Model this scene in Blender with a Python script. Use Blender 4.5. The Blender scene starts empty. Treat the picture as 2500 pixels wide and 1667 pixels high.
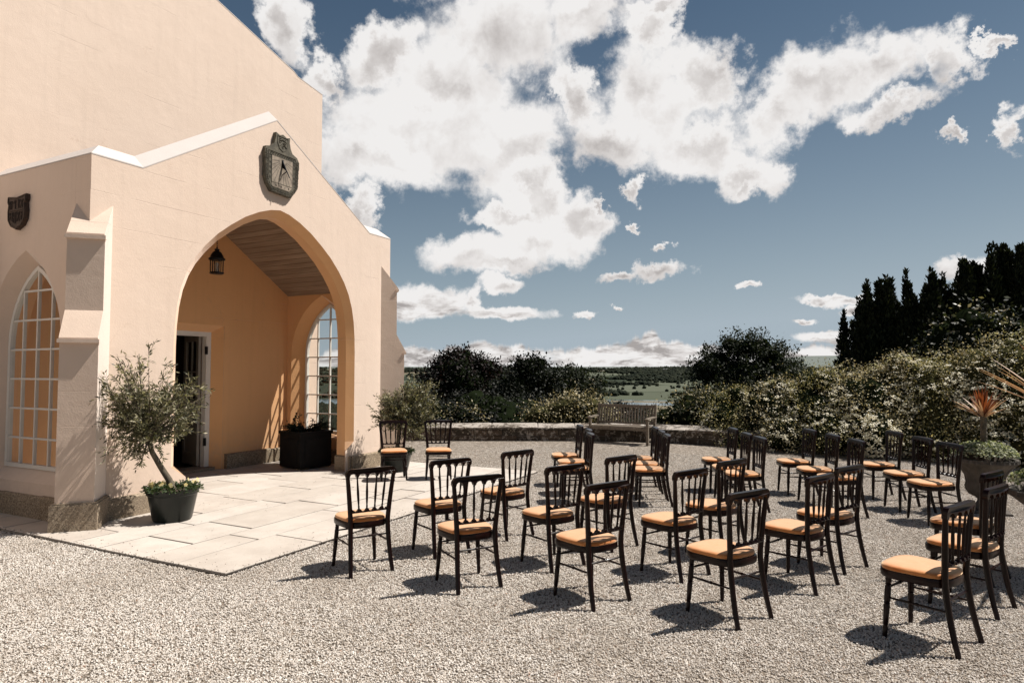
import bpy, bmesh, math, random
import numpy as np
from mathutils import Vector, Matrix, Euler
from mathutils.geometry import tessellate_polygon
from mathutils import noise as mnoise

rad = math.radians
PI = math.pi
rng = np.random.default_rng(7)
random.seed(7)
scene = bpy.context.scene
COL = scene.collection

# ------------------------------------------------------------------ camera
cam_d = bpy.data.cameras.new('camera')
cam = bpy.data.objects.new('camera', cam_d)
COL.objects.link(cam)
scene.camera = cam
cam_d.sensor_width = 36.0
cam_d.lens = 36.0 * 1600 / 2500
cam_d.clip_end = 30000
cam_d.clip_start = 0.05
cam.location = (0, 0, 1.65)
PITCH = math.atan((905 - 833.5) / 1600)
YAW = rad(27)
cam.rotation_euler = (PI / 2 + PITCH, 0, YAW - PI / 2)
scene.render.resolution_x = 1024
scene.render.resolution_y = 682

# ------------------------------------------------------------------ light
SUN_AZ, SUN_EL = rad(-53), rad(57.5)
sun_dir = Vector((math.cos(SUN_EL) * math.cos(SUN_AZ), math.cos(SUN_EL) * math.sin(SUN_AZ), math.sin(SUN_EL)))
sd = bpy.data.lights.new('sun', 'SUN')
sd.energy = 5.0
sd.angle = rad(0.5)
sd.color = (1.0, 0.95, 0.88)
sun = bpy.data.objects.new('sun', sd)
COL.objects.link(sun)
sun.rotation_euler = sun_dir.to_track_quat('Z', 'Y').to_euler()
sun.location = (10, -12, 20)

scene.view_settings.view_transform = 'Standard'
scene.view_settings.look = 'None'
scene.view_settings.exposure = 0.66
scene.view_settings.gamma = 1.0
scene.view_settings.use_curve_mapping = False
scene.cycles.max_bounces = 8
scene.cycles.diffuse_bounces = 5
scene.cycles.transparent_max_bounces = 16
scene.cycles.glossy_bounces = 3
scene.cycles.caustics_reflective = False
scene.cycles.caustics_refractive = False
scene.cycles.sample_clamp_indirect = 6


def inp(n, name):
    return n.inputs[name]


class NT:
    """short helper around a node tree"""
    def __init__(s, tree):
        s.t = tree
        s.n = tree.nodes
        s.l = tree.links

    def node(s, kind, **kw):
        n = s.n.new(kind)
        for k, v in kw.items():
            setattr(n, k, v)
        return n

    def put(s, sock, v):
        if v is None:
            return
        if hasattr(v, 'is_output') or isinstance(v, bpy.types.NodeSocket):
            s.l.new(v, sock)
        else:
            sock.default_value = v

    def math(s, op, a, b=None, c=None, clamp=False):
        n = s.node('ShaderNodeMath', operation=op)
        n.use_clamp = clamp
        s.put(n.inputs[0], a)
        s.put(n.inputs[1], b)
        s.put(n.inputs[2], c)
        return n.outputs[0]

    def vmath(s, op, a, b=None):
        n = s.node('ShaderNodeVectorMath', operation=op)
        s.put(n.inputs[0], a)
        s.put(n.inputs[1], b)
        return n.outputs['Value'] if op in ('LENGTH', 'DOT_PRODUCT') else n.outputs['Vector']

    def noise(s, vec, scale, detail=4, rough=0.5, dist=0.0, out='Fac', lac=2.0):
        n = s.node('ShaderNodeTexNoise')
        s.put(n.inputs['Vector'], vec)
        n.inputs['Scale'].default_value = scale
        n.inputs['Detail'].default_value = detail
        n.inputs['Roughness'].default_value = rough
        n.inputs['Distortion'].default_value = dist
        n.inputs['Lacunarity'].default_value = lac
        return n.outputs[out]

    def voronoi(s, vec, scale, feature='F1', out='Distance', rnd=1.0):
        n = s.node('ShaderNodeTexVoronoi', feature=feature)
        s.put(n.inputs['Vector'], vec)
        n.inputs['Scale'].default_value = scale
        n.inputs['Randomness'].default_value = rnd
        return n.outputs[out]

    def ramp(s, fac, stops, interp='LINEAR'):
        n = s.node('ShaderNodeValToRGB')
        cr = n.color_ramp
        cr.interpolation = interp
        while len(cr.elements) < len(stops):
            cr.elements.new(0.5)
        for e, (p, c) in zip(cr.elements, stops):
            e.position = p
            e.color = (c[0], c[1], c[2], 1) if not isinstance(c, (int, float)) else (c, c, c, 1)
        s.put(n.inputs[0], fac)
        return n.outputs[0]

    def mix(s, fac, a, b, blend='MIX'):
        n = s.node('ShaderNodeMix', data_type='RGBA', blend_type=blend)
        s.put(n.inputs[0], fac)
        s.put(n.inputs[6], (*a, 1) if isinstance(a, tuple) and len(a) == 3 else a)
        s.put(n.inputs[7], (*b, 1) if isinstance(b, tuple) and len(b) == 3 else b)
        return n.outputs[2]

    def maprange(s, v, a, b, c=0.0, d=1.0, smooth=False):
        n = s.node('ShaderNodeMapRange')
        if smooth:
            n.interpolation_type = 'SMOOTHSTEP'
        s.put(n.inputs[0], v)
        for i, q in enumerate((a, b, c, d)):
            n.inputs[i + 1].default_value = q
        return n.outputs[0]

    def bump(s, h, strength=0.5, dist=0.01, normal=None):
        n = s.node('ShaderNodeBump')
        n.inputs['Strength'].default_value = strength
        n.inputs['Distance'].default_value = dist
        s.put(n.inputs['Height'], h)
        s.put(n.inputs['Normal'], normal)
        return n.outputs[0]

    def coord(s, out='Object'):
        return s.node('ShaderNodeTexCoord').outputs[out]

    def sep(s, v):
        n = s.node('ShaderNodeSeparateXYZ')
        s.put(n.inputs[0], v)
        return n.outputs

    def comb(s, x, y, z):
        n = s.node('ShaderNodeCombineXYZ')
        s.put(n.inputs[0], x)
        s.put(n.inputs[1], y)
        s.put(n.inputs[2], z)
        return n.outputs[0]


# ------------------------------------------------------------------ world: sky with drifting cumulus
world = bpy.data.worlds.new('World')
scene.world = world
world.use_nodes = True
W = NT(world.node_tree)
W.n.clear()
SKY_STRENGTH = 0.055
sky = W.node('ShaderNodeTexSky', sky_type='NISHITA')
sky.sun_disc = False
sky.sun_elevation = SUN_EL
sky.sun_rotation = PI / 2 - SUN_AZ
sky.altitude = 100
sky.air_density = 1.0
sky.dust_density = 0.6
sky.ozone_density = 1.6
dirv = W.coord('Generated')
dx, dy, dz = W.sep(dirv)
az = W.math('MULTIPLY', W.math('ARCTAN2', dy, dx), 180 / PI)
el = W.math('MULTIPLY', W.math('ARCSINE', dz), 180 / PI)
pvec = W.comb(az, el, 0.0)
# (azimuth, elevation, half width, half height, tilt) of each cloud, in degrees of sky
CLOUDS = []  # filled below from image pixel positions and radii


def cl(px, py, rx, ry, rot=0.0):
    """cloud seen at a bearing taken from pixels of a 2352-wide image of the view"""
    k = 2500 / 2352
    x, y = px * k, py * k
    f = Vector((math.cos(YAW), math.sin(YAW), 0))
    r = Vector((math.sin(YAW), -math.cos(YAW), 0))
    fc = f * math.cos(PITCH) + Vector((0, 0, math.sin(PITCH)))
    u = -f * math.sin(PITCH) + Vector((0, 0, math.cos(PITCH)))
    d = fc * 1600 + r * (x - 1250) + u * (833.5 - y)
    hl = math.hypot(d.x, d.y)
    sx = 180 / PI * k * 1600 / (1600 ** 2 + (x - 1250) ** 2)
    sy = 180 / PI * k / math.hypot(1600, x - 1250)
    CLOUDS.append((math.degrees(math.atan2(d.y, d.x)), math.degrees(math.atan2(d.z, hl)), rx * sx, ry * sy, rot))


for c in ((1150, 70, 240, 150), (1030, 190, 180, 120), (900, 120, 110, 70, 20), (970, 290, 270, 125), (860, 360, 190, 85), (1190, 350, 170, 140),
          (1245, 450, 80, 100), (1180, 498, 110, 26), (735, 178, 62, 40), (640, 60, 75, 80), (830, 480, 52, 62), (1330, 30, 150, 80),
          (1490, 60, 70, 55), (1510, 15, 60, 30), (1480, 230, 175, 130), (1400, 330, 190, 80), (1620, 190, 100, 90), (1600, 350, 180, 90),
          (1720, 410, 100, 60), (1735, 440, 40, 40), (1790, 260, 150, 100, 20), (1890, 190, 180, 100, 15), (2020, 160, 180, 85, 5), (2160, 150, 90, 70, 30),
          (2060, 250, 120, 42), (1310, 220, 60, 90, 20), (1080, 585, 135, 48, 6), (1260, 560, 150, 66, 12), (1340, 495, 78, 66), (1180, 602, 130, 28),
          (1452, 437, 38, 26), (1390, 470, 16, 30), (1452, 512, 14, 16), (1510, 622, 62, 20, 8), (1430, 642, 60, 15, 5), (1152, 654, 55, 19),
          (1000, 693, 100, 36), (930, 705, 60, 30), (1150, 715, 105, 17, -4), (1085, 690, 20, 30), (1520, 568, 26, 14), (1718, 663, 28, 9), (1344, 721, 23, 8),
          (1412, 707, 9, 6), (1900, 690, 80, 11, -3), (1955, 697, 55, 14), (1850, 734, 32, 8), (1900, 768, 75, 17), (2203, 328, 46, 22),
          (2330, 290, 50, 60), (2290, 104, 46, 15), (2240, 612, 75, 30), (2310, 592, 50, 20), (1960, 720, 30, 12),
          (2600, 350, 260, 120), (-300, -250, 300, 90), (1700, -330, 260, 70), (1130, -60, 280, 80), (1350, -40, 200, 70)):
    cl(*c)
wz = W.vmath('SUBTRACT', W.noise(dirv, 13.0, 8, 0.66, 0.0, out='Color'), (0.5, 0.5, 0.5))
wz2 = W.vmath('SUBTRACT', W.noise(dirv, 45.0, 5, 0.6, 0.0, out='Color'), (0.5, 0.5, 0.5))
wamp = W.maprange(el, 2.0, 16.0, 0.28, 1.0)
wz = W.vmath('MULTIPLY', wz, W.comb(wamp, wamp, 0.0))
pwarp = W.vmath('ADD', pvec, W.vmath('MULTIPLY', wz, (9.0, 6.0, 0.0)))
wz2 = W.vmath('MULTIPLY', wz2, W.comb(wamp, wamp, 0.0))
pwarp = W.vmath('ADD', pwarp, W.vmath('MULTIPLY', wz2, (2.4, 1.6, 0.0)))
field = None
lift = None
for (a, e, ra, re, rot) in CLOUDS:
    m = W.node('ShaderNodeMapping', vector_type='TEXTURE')
    m.inputs['Location'].default_value = (a, e, 0)
    m.inputs['Rotation'].default_value = (0, 0, rad(-rot))
    m.inputs['Scale'].default_value = (ra, re, 1)
    W.l.new(pwarp, m.inputs['Vector'])
    v = W.math('SUBTRACT', 1.18 if ra < 4.2 else 1.0, W.vmath('LENGTH', m.outputs[0]))
    vt = W.math('MULTIPLY_ADD', W.sep(m.outputs[0])[1], 0.5, v)
    field = v if field is None else W.math('SMOOTH_MAX', field, v, 0.25)
    lift = vt if lift is None else W.math('SMOOTH_MAX', lift, vt, 0.25)
# low bank of cloud all round the horizon
sq = W.comb(W.math('MULTIPLY', az, 0.35), el, 0.0)
bank_h = W.math('MULTIPLY_ADD', W.noise(W.comb(az, 0.0, 3.0), 0.11, 4, 0.6), 5.2, -0.35)
bank_h = W.math('ADD', bank_h, W.math('MULTIPLY_ADD', W.noise(W.comb(az, 0.0, 8.0), 0.55, 5, 0.65), 2.4, -1.2))
bank = W.math('DIVIDE', W.math('SUBTRACT', bank_h, el), 1.1)
bank = W.math('MINIMUM', bank, 0.55)
field = W.math('MAXIMUM', field, bank)
# scattered cumulus over the rest of the sky
away = W.math('MAXIMUM', W.maprange(el, 38, 55), W.maprange(W.math('ABSOLUTE', W.math('SUBTRACT', az, 27.0)), 50, 75))
gen = W.math('MULTIPLY_ADD', W.noise(dirv, 2.4, 3, 0.5), 7.0, -5.0)
gen = W.math('MINIMUM', W.math('MULTIPLY_ADD', W.math('SUBTRACT', away, 1.0), 4.0, gen), 0.6)
field = W.math('MAXIMUM', field, gen)
toplit = W.math('SUBTRACT', lift, field)
nsoft = W.noise(dirv, 8.0, 10, 0.56, 0.2)
nfine = W.noise(dirv, 30.0, 10, 0.6, 0.5)
nn = W.math('ADD', W.math('MULTIPLY', nsoft, 2.3), W.math('MULTIPLY', nfine, 0.42))
dens = W.math('ADD', W.math('MULTIPLY', W.math('MINIMUM', field, 0.72), 1.25), W.math('SUBTRACT', nn, 1.37))
cover = W.maprange(dens, -0.02, 0.55, 0, 1, smooth=True)
cover = W.math('MULTIPLY', cover, W.maprange(dz, -0.02, 0.01))
offv = W.vmath('ADD', dirv, tuple(sun_dir * 0.07))
nlit = W.noise(offv, 9.0, 5, 0.6, 0.3)
nbase = W.noise(dirv, 9.0, 5, 0.6, 0.3)
shade = W.math('MULTIPLY_ADD', W.math('SUBTRACT', nbase, nlit), 1.5, 1.03)
depth = W.maprange(field, 0.55, 1.05, 0.0, 0.5, smooth=True)
shade = W.math('SUBTRACT', shade, depth)
shade = W.math('ADD', shade, W.math('MULTIPLY', W.maprange(toplit, -0.25, 0.35, -0.24, 0.24), W.maprange(field, -0.1, 0.4, 0.2, 1.0)))
shade = W.math('ADD', shade, W.maprange(W.noise(dirv, 4.0, 3, 0.5), 0.35, 0.65, -0.14, 0.08))
lowgrey = W.maprange(el, 1.0, 7.0, 0.35, 0.0)
shade = W.math('SUBTRACT', shade, W.math('MULTIPLY', lowgrey, 0.35))
puffs = W.math('SUBTRACT', W.noise(W.comb(W.math('MULTIPLY', az, 0.30), W.math('MULTIPLY', el, 1.0), 2.0), 0.85, 7, 0.62, 0.4), W.noise(W.comb(W.math('MULTIPLY', W.math('SUBTRACT', az, 0.5), 0.30), W.math('ADD', el, 0.45), 2.0), 0.85, 7, 0.62, 0.4))
shade = W.math('ADD', shade, W.math('MULTIPLY', W.math('MULTIPLY', puffs, 5.5), W.maprange(el, 4.0, 8.0, 1.0, 0.0)))
ccol = W.ramp(shade, [(0.0, (0.36, 0.335, 0.325)), (0.35, (0.54, 0.51, 0.495)), (0.8, (0.74, 0.715, 0.70)), (1.0, (0.80, 0.785, 0.775))])
ccol = W.mix(1.0, ccol, (1 / SKY_STRENGTH * 0.69,) * 3, 'MULTIPLY')
# thin high veil that pales the blue toward the horizon
skyc = W.mix(1.0, sky.outputs[0], (0.33, 0.45, 0.485), 'MULTIPLY')
hz = W.math('POWER', 2.718, W.math('DIVIDE', W.math('MAXIMUM', el, 0.0), -11.5))
sunside = W.maprange(W.math('SUBTRACT', 27.0, az), -30, 45, 0.82, 1.45)
hz = W.math('MULTIPLY', W.math('MULTIPLY', hz, 1.15), sunside, clamp=True)
skyc = W.mix(hz, skyc, tuple(q / SKY_STRENGTH * 0.68 for q in (0.36, 0.43, 0.485)))
final = W.mix(cover, skyc, ccol)
bg = W.node('ShaderNodeBackground')
bg.inputs['Strength'].default_value = SKY_STRENGTH
W.l.new(final, bg.inputs['Color'])
wo = W.node('ShaderNodeOutputWorld')
W.l.new(bg.outputs[0], wo.inputs['Surface'])

# ------------------------------------------------------------------ materials
MATS = {}


def new_mat(name):
    m = bpy.data.materials.new(name)
    m.use_nodes = True
    MATS[name] = m
    t = NT(m.node_tree)
    p = m.node_tree.nodes['Principled BSDF']
    return m, t, p


def simple(name, col, rough=0.6, metal=0.0, var=0.12, scale=6.0, bump=0.0, bscale=60.0, bdist=0.002, spec=None, coat=0.0):
    m, t, p = new_mat(name)
    v = t.coord()
    n = t.noise(v, scale, 5, 0.6)
    c = t.mix(t.maprange(n, 0.3, 0.7), tuple(x * (1 - var) for x in col), tuple(min(1, x * (1 + var)) for x in col))
    t.l.new(c, p.inputs['Base Color'])
    p.inputs['Roughness'].default_value = rough
    p.inputs['Metallic'].default_value = metal
    if spec is not None:
        p.inputs['Specular IOR Level'].default_value = spec
    if coat:
        p.inputs['Coat Weight'].default_value = coat
        p.inputs['Coat Roughness'].default_value = 0.12
    if bump:
        t.l.new(t.bump(t.noise(v, bscale, 5, 0.6), bump, bdist), p.inputs['Normal'])
    return m


def mat_render(name, ca, cb, lines=0.35):
    m, t, p = new_mat(name)
    v = t.coord()
    x, y, z = t.sep(v)
    uv = t.comb(t.math('ADD', x, y), z, 0.0)
    br = t.node('ShaderNodeTexBrick')
    t.l.new(uv, br.inputs['Vector'])
    br.inputs['Scale'].default_value = 1.0
    br.inputs['Mortar Size'].default_value = 0.0035
    br.inputs['Mortar Smooth'].default_value = 0.6
    br.inputs['Brick Width'].default_value = 3.1
    br.inputs['Row Height'].default_value = 0.36
    line = br.outputs['Fac']
    fade = t.math('MULTIPLY', t.maprange(t.noise(v, 1.0, 4, 0.6), 0.5, 0.66), 0.6)
    line = t.math('MULTIPLY', line, fade)
    big = t.noise(v, 0.7, 5, 0.6)
    fine = t.noise(v, 9.0, 6, 0.65)
    c = t.mix(t.maprange(big, 0.3, 0.7), ca, cb)
    c = t.mix(t.math('MULTIPLY', t.maprange(fine, 0.5, 0.75), 0.25), c, tuple(q * 0.92 for q in ca))
    c = t.mix(t.math('MULTIPLY', line, lines), c, (0.50, 0.30, 0.2))
    ck = t.node('ShaderNodeTexVoronoi', feature='DISTANCE_TO_EDGE')
    t.l.new(t.vmath('ADD', v, t.vmath('MULTIPLY', t.noise(v, 3.0, 5, 0.7, out='Color'), (0.5, 0.5, 0.5))), ck.inputs['Vector'])
    ck.inputs['Scale'].default_value = 0.8
    crack = t.math('MULTIPLY', t.maprange(ck.outputs['Distance'], 0.001, 0.004, 1, 0), t.maprange(t.noise(v, 0.9, 3, 0.5), 0.54, 0.6))
    c = t.mix(t.math('MULTIPLY', crack, 0.4), c, (0.42, 0.26, 0.17))
    # grime close to the ground and faint drip streaks
    streak = t.noise(t.comb(t.math('MULTIPLY', t.math('ADD', x, y), 9.0), t.math('MULTIPLY', z, 0.5), 0.0), 1.0, 4, 0.6)
    c = t.mix(t.math('MULTIPLY', t.maprange(streak, 0.5, 0.8), 0.3), c, tuple(q * 0.8 for q in ca))
    low = t.math('MULTIPLY', t.maprange(z, 0.3, 0.75, 1, 0), t.maprange(fine, 0.35, 0.7))
    c = t.mix(t.math('MULTIPLY', low, 0.35), c, (0.45, 0.33, 0.24))
    t.l.new(c, p.inputs['Base Color'])
    p.inputs['Roughness'].default_value = 0.6
    p.inputs['Specular IOR Level'].default_value = 0.4
    p.inputs['Sheen Weight'].default_value = 0.6
    p.inputs['Sheen Roughness'].default_value = 0.5
    st = t.noise(v, 70.0, 4, 0.6)
    wav = t.noise(v, 2.2, 4, 0.6)
    h = t.math('ADD', t.math('MULTIPLY', st, 0.35), t.math('MULTIPLY', wav, 1.5))
    h = t.math('SUBTRACT', h, t.math('MULTIPLY', line, 1.2))
    t.l.new(t.bump(h, 0.8, 0.007), p.inputs['Normal'])
    return m


def mat_coping():
    m, t, p = new_mat('coping_paint')
    v = t.coord()
    c = t.mix(t.noise(v, 3.0, 5, 0.6), (0.47, 0.42, 0.39), (0.54, 0.49, 0.46))
    c = t.mix(t.math('MULTIPLY', t.maprange(t.noise(v, 14.0, 5, 0.7), 0.6, 0.8), 0.4), c, (0.5, 0.42, 0.34))
    t.l.new(c, p.inputs['Base Color'])
    p.inputs['Roughness'].default_value = 0.8
    t.l.new(t.bump(t.noise(v, 40, 4, 0.6), 0.3, 0.004), p.inputs['Normal'])
    return m


def mat_granite():
    m, t, p = new_mat('granite')
    v = t.coord()
    sp = t.noise(v, 60.0, 5, 0.8)
    c = t.ramp(sp, [(0.36, (0.04, 0.03, 0.02)), (0.5, (0.23, 0.175, 0.115)), (0.62, (0.47, 0.385, 0.28))])
    big = t.noise(v, 5.0, 5, 0.6)
    c = t.mix(t.math('MULTIPLY', t.maprange(big, 0.35, 0.7), 0.45), c, (0.13, 0.085, 0.05))
    oi = t.node('ShaderNodeObjectInfo').outputs['Random']
    c = t.mix(t.math('MULTIPLY', oi, 0.3), c, (0.32, 0.26, 0.2))
    t.l.new(c, p.inputs['Base Color'])
    p.inputs['Roughness'].default_value = 0.9
    t.l.new(t.bump(t.math('ADD', sp, t.math('MULTIPLY', big, 2.0)), 0.7, 0.008), p.inputs['Normal'])
    return m


def mat_flag():
    m, t, p = new_mat('flagstone')
    v = t.coord()
    oi = t.node('ShaderNodeObjectInfo').outputs['Random']
    c = t.mix(oi, (0.425, 0.375, 0.325), (0.49, 0.44, 0.39))
    n1 = t.noise(v, 2.5, 6, 0.65)
    c = t.mix(t.math('MULTIPLY', t.maprange(n1, 0.4, 0.7), 0.35), c, (0.245, 0.195, 0.16))
    n2 = t.noise(v, 38.0, 5, 0.7)
    c = t.mix(t.math('MULTIPLY', t.maprange(n2, 0.55, 0.72), 0.35), c, (0.24, 0.19, 0.15))
    n3 = t.noise(v, 7.0, 5, 0.7, 1.0)
    c = t.mix(t.math('MULTIPLY', t.maprange(n3, 0.62, 0.72), 0.5), c, (0.37, 0.33, 0.29))
    t.l.new(c, p.inputs['Base Color'])
    p.inputs['Roughness'].default_value = 0.85
    t.l.new(t.bump(t.math('ADD', n2, t.math('MULTIPLY', n3, 2)), 0.4, 0.004), p.inputs['Normal'])
    return m


def mat_gravel(stone=False):
    m, t, p = new_mat('gravel_stone' if stone else 'gravel')
    v = t.coord()
    stops = [(0.0, (0.16, 0.125, 0.095)), (0.05, (0.36, 0.31, 0.26)), (0.25, (0.53, 0.475, 0.42)), (0.7, (0.66, 0.61, 0.555)), (0.975, (0.78, 0.74, 0.69)), (1.0, (0.30, 0.15, 0.085))]
    if stone:
        oi = t.node('ShaderNodeObjectInfo').outputs['Random']
        c = t.ramp(oi, stops)
        loc = t.node('ShaderNodeObjectInfo').outputs['Location']
        patch = t.noise(loc, 0.9, 5, 0.7)
        c = t.mix(t.math('MULTIPLY', t.maprange(patch, 0.45, 0.68), 0.45), c, (0.28, 0.225, 0.17))
        c = t.mix(t.math('MULTIPLY', t.noise(v, 3.0, 3, 0.6), 0.4), c, (0.30, 0.25, 0.2))
        t.l.new(c, p.inputs['Base Color'])
    else:
        cell = t.node('ShaderNodeTexVoronoi')
        t.l.new(v, cell.inputs['Vector'])
        cell.inputs['Scale'].default_value = 55.0
        rnd = t.sep(cell.outputs['Color'])[0]
        c = t.ramp(rnd, stops)
        edge = t.maprange(cell.outputs['Distance'], 0.35, 0.75)
        c = t.mix(t.math('MULTIPLY', edge, 0.85), c, (0.08, 0.06, 0.045))
        c = t.mix(0.25, c, (0.10, 0.08, 0.06))
        c = t.mix(0.3, c, (0.27, 0.205, 0.14))
        med = t.noise(v, 11.0, 5, 0.75)
        c = t.mix(t.math('MULTIPLY', t.maprange(med, 0.46, 0.56), 0.7), c, (0.07, 0.055, 0.04))
        med2 = t.noise(v, 4.5, 6, 0.8)
        c = t.mix(t.math('MULTIPLY', t.maprange(med2, 0.5, 0.6), 0.4), c, (0.09, 0.07, 0.05))
        big = t.noise(v, 0.45, 5, 0.6)
        c = t.mix(t.math('MULTIPLY', t.maprange(big, 0.45, 0.7), 0.3), c, (0.2, 0.16, 0.125))
        mud = t.noise(v, 1.7, 6, 0.7)
        c = t.mix(t.math('MULTIPLY', t.maprange(mud, 0.6, 0.75), 0.35), c, (0.17, 0.14, 0.11))
        t.l.new(c, p.inputs['Base Color'])
        h = t.math('SUBTRACT', 1.0, cell.outputs['Distance'])
        c2 = t.voronoi(v, 23.0)
        h = t.math('ADD', h, t.math('MULTIPLY', t.noise(v, 16.0, 4, 0.7), 1.4))
        t.l.new(t.bump(h, 0.9, 0.016), p.inputs['Normal'])
    p.inputs['Roughness'].default_value = 0.85
    p.inputs['Specular IOR Level'].default_value = 0.25
    return m


def mat_wood(name, ca, cb, rough=0.5, axis=2, scale=1.0, coat=0.0, knots=False, bump=0.2, spec=0.5):
    m, t, p = new_mat(name)
    v = t.coord()
    mp = t.node('ShaderNodeMapping')
    sc = [18.0 * scale] * 3
    sc[axis] = 1.6 * scale
    mp.inputs['Scale'].default_value = sc
    t.l.new(v, mp.inputs['Vector'])
    g = t.noise(mp.outputs[0], 1.0, 6, 0.6, 0.6)
    c = t.mix(t.maprange(g, 0.3, 0.7), ca, cb)
    oi = t.node('ShaderNodeObjectInfo').outputs['Random']
    c = t.mix(t.math('MULTIPLY', oi, 0.35), c, tuple(x * 0.6 for x in ca))
    if knots:
        k = t.voronoi(v, 2.6)
        c = t.mix(t.math('MULTIPLY', t.maprange(k, 0.03, 0.06, 1, 0), 0.8), c, (0.10, 0.05, 0.03))
    t.l.new(c, p.inputs['Base Color'])
    p.inputs['Roughness'].default_value = rough
    p.inputs['Specular IOR Level'].default_value = spec
    if coat:
        p.inputs['Coat Weight'].default_value = coat
        p.inputs['Coat Roughness'].default_value = 0.1
    t.l.new(t.bump(g, bump, 0.002), p.inputs['Normal'])
    return m


def mat_leaf(name, cols, trans=0.25, rough=0.6, spec=0.18, tint=(1.5, 1.6, 0.8)):
    """foliage: colour differs from leaf to leaf"""
    m, t, p = new_mat(name)
    ri = t.node('ShaderNodeNewGeometry').outputs['Random Per Island']
    n = len(cols)
    c = t.ramp(ri, [(i / (n - 1), cc) for i, cc in enumerate(cols)])
    t.l.new(c, p.inputs['Base Color'])
    p.inputs['Roughness'].default_value = rough
    p.inputs['Specular IOR Level'].default_value = spec
    tr = t.node('ShaderNodeBsdfTranslucent')
    t.l.new(t.mix(1.0, c, tint, 'MULTIPLY'), tr.inputs['Color'])
    mx = t.node('ShaderNodeMixShader')
    mx.inputs[0].default_value = trans
    t.l.new(p.outputs[0], mx.inputs[1])
    t.l.new(tr.outputs[0], mx.inputs[2])
    out = [q for q in t.n if q.type == 'OUTPUT_MATERIAL'][0]
    t.l.new(mx.outputs[0], out.inputs['Surface'])
    return m


def mat_velvet():
    m, t, p = new_mat('orange_velvet')
    v = t.coord()
    oi = t.node('ShaderNodeObjectInfo').outputs['Random']
    c = t.mix(oi, (0.49, 0.188, 0.065), (0.58, 0.24, 0.095))
    n = t.noise(v, 9.0, 5, 0.7, 0.5)
    c = t.mix(t.math('MULTIPLY', t.maprange(n, 0.4, 0.7), 0.5), c, (0.5616, 0.3744, 0.2232))
    n2 = t.noise(v, 4.0, 4, 0.6, 1.5)
    c = t.mix(t.math('MULTIPLY', t.maprange(n2, 0.6, 0.72), 0.4), c, (0.42, 0.15, 0.04))
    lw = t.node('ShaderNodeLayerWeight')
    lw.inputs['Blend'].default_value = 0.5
    c = t.mix(t.maprange(lw.outputs['Facing'], 0.25, 0.8), t.mix(1.0, c, (0.88, 0.72, 0.5), 'MULTIPLY'), t.mix(0.62, c, (0.67, 0.425, 0.275)))  # paler at grazing view: velvet sheen put into the base colour
    t.l.new(c, p.inputs['Base Color'])
    p.inputs['Roughness'].default_value = 0.75
    p.inputs['Specular IOR Level'].default_value = 0.2
    p.inputs['Sheen Weight'].default_value = 0.8
    p.inputs['Sheen Roughness'].default_value = 0.4
    p.inputs['Sheen Tint'].default_value = (1.0, 0.78, 0.5, 1)
    t.l.new(t.bump(t.math('ADD', t.noise(v, 14, 4, 0.6, 0.8), t.math('MULTIPLY', t.noise(v, 160, 2, 0.5), 0.15)), 0.5, 0.008), p.inputs['Normal'])
    return m


def mat_glass():
    m, t, p = new_mat('window_glass')
    t.n.remove(p)
    tr = t.node('ShaderNodeBsdfTransparent')
    tr.inputs['Color'].default_value = (0.92, 0.93, 0.92, 1)
    gl = t.node('ShaderNodeBsdfGlossy')
    gl.inputs['Roughness'].default_value = 0.02
    t.l.new(t.bump(t.noise(t.coord(), 2.5, 2, 0.5), 0.06, 0.02), gl.inputs['Normal'])
    fr = t.node('ShaderNodeLayerWeight')
    fr.inputs['Blend'].default_value = 0.5
    mx = t.node('ShaderNodeMixShader')
    t.l.new(t.math('MULTIPLY_ADD', t.math('POWER', fr.outputs['Facing'], 5.0), 0.9, 0.07, clamp=True), mx.inputs[0])
    t.l.new(tr.outputs[0], mx.inputs[1])
    t.l.new(gl.outputs[0], mx.inputs[2])
    out = [q for q in t.n if q.type == 'OUTPUT_MATERIAL'][0]
    t.l.new(mx.outputs[0], out.inputs['Surface'])
    return m


def mat_oldstone():
    m, t, p = new_mat('lichened_stone')
    v = t.coord()
    n1 = t.noise(v, 3.0, 6, 0.65)
    c = t.mix(t.maprange(n1, 0.35, 0.65), (0.022, 0.017, 0.012), (0.065, 0.05, 0.036))
    oi = t.node('ShaderNodeObjectInfo').outputs['Random']
    c = t.mix(t.math('MULTIPLY', oi, 0.4), c, (0.15, 0.10, 0.065))
    li = t.noise(v, 6.5, 6, 0.75, 0.8)
    c = t.mix(t.math('MULTIPLY', t.maprange(li, 0.53, 0.58), 0.9), c, (0.33, 0.29, 0.25))
    sp = t.voronoi(v, 9.0)
    c = t.mix(t.math('MULTIPLY', t.maprange(sp, 0.12, 0.17, 1, 0), 0.8), c, (0.48, 0.43, 0.34))
    c = t.mix(t.math('MULTIPLY', t.maprange(t.noise(v, 22.0, 4, 0.7), 0.55, 0.7), 0.6), c, (0.05, 0.04, 0.03))
    t.l.new(c, p.inputs['Base Color'])
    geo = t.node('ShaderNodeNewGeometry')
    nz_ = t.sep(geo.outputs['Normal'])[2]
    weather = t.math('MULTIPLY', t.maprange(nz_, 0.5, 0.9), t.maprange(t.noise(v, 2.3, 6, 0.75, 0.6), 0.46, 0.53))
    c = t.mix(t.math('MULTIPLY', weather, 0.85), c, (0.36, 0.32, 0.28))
    t.l.new(c, p.inputs['Base Color'])
    p.inputs['Roughness'].default_value = 0.95
    t.l.new(t.bump(t.math('ADD', t.noise(v, 30, 5, 0.7), t.math('MULTIPLY', n1, 2)), 0.9, 0.012), p.inputs['Normal'])
    return m


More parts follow.
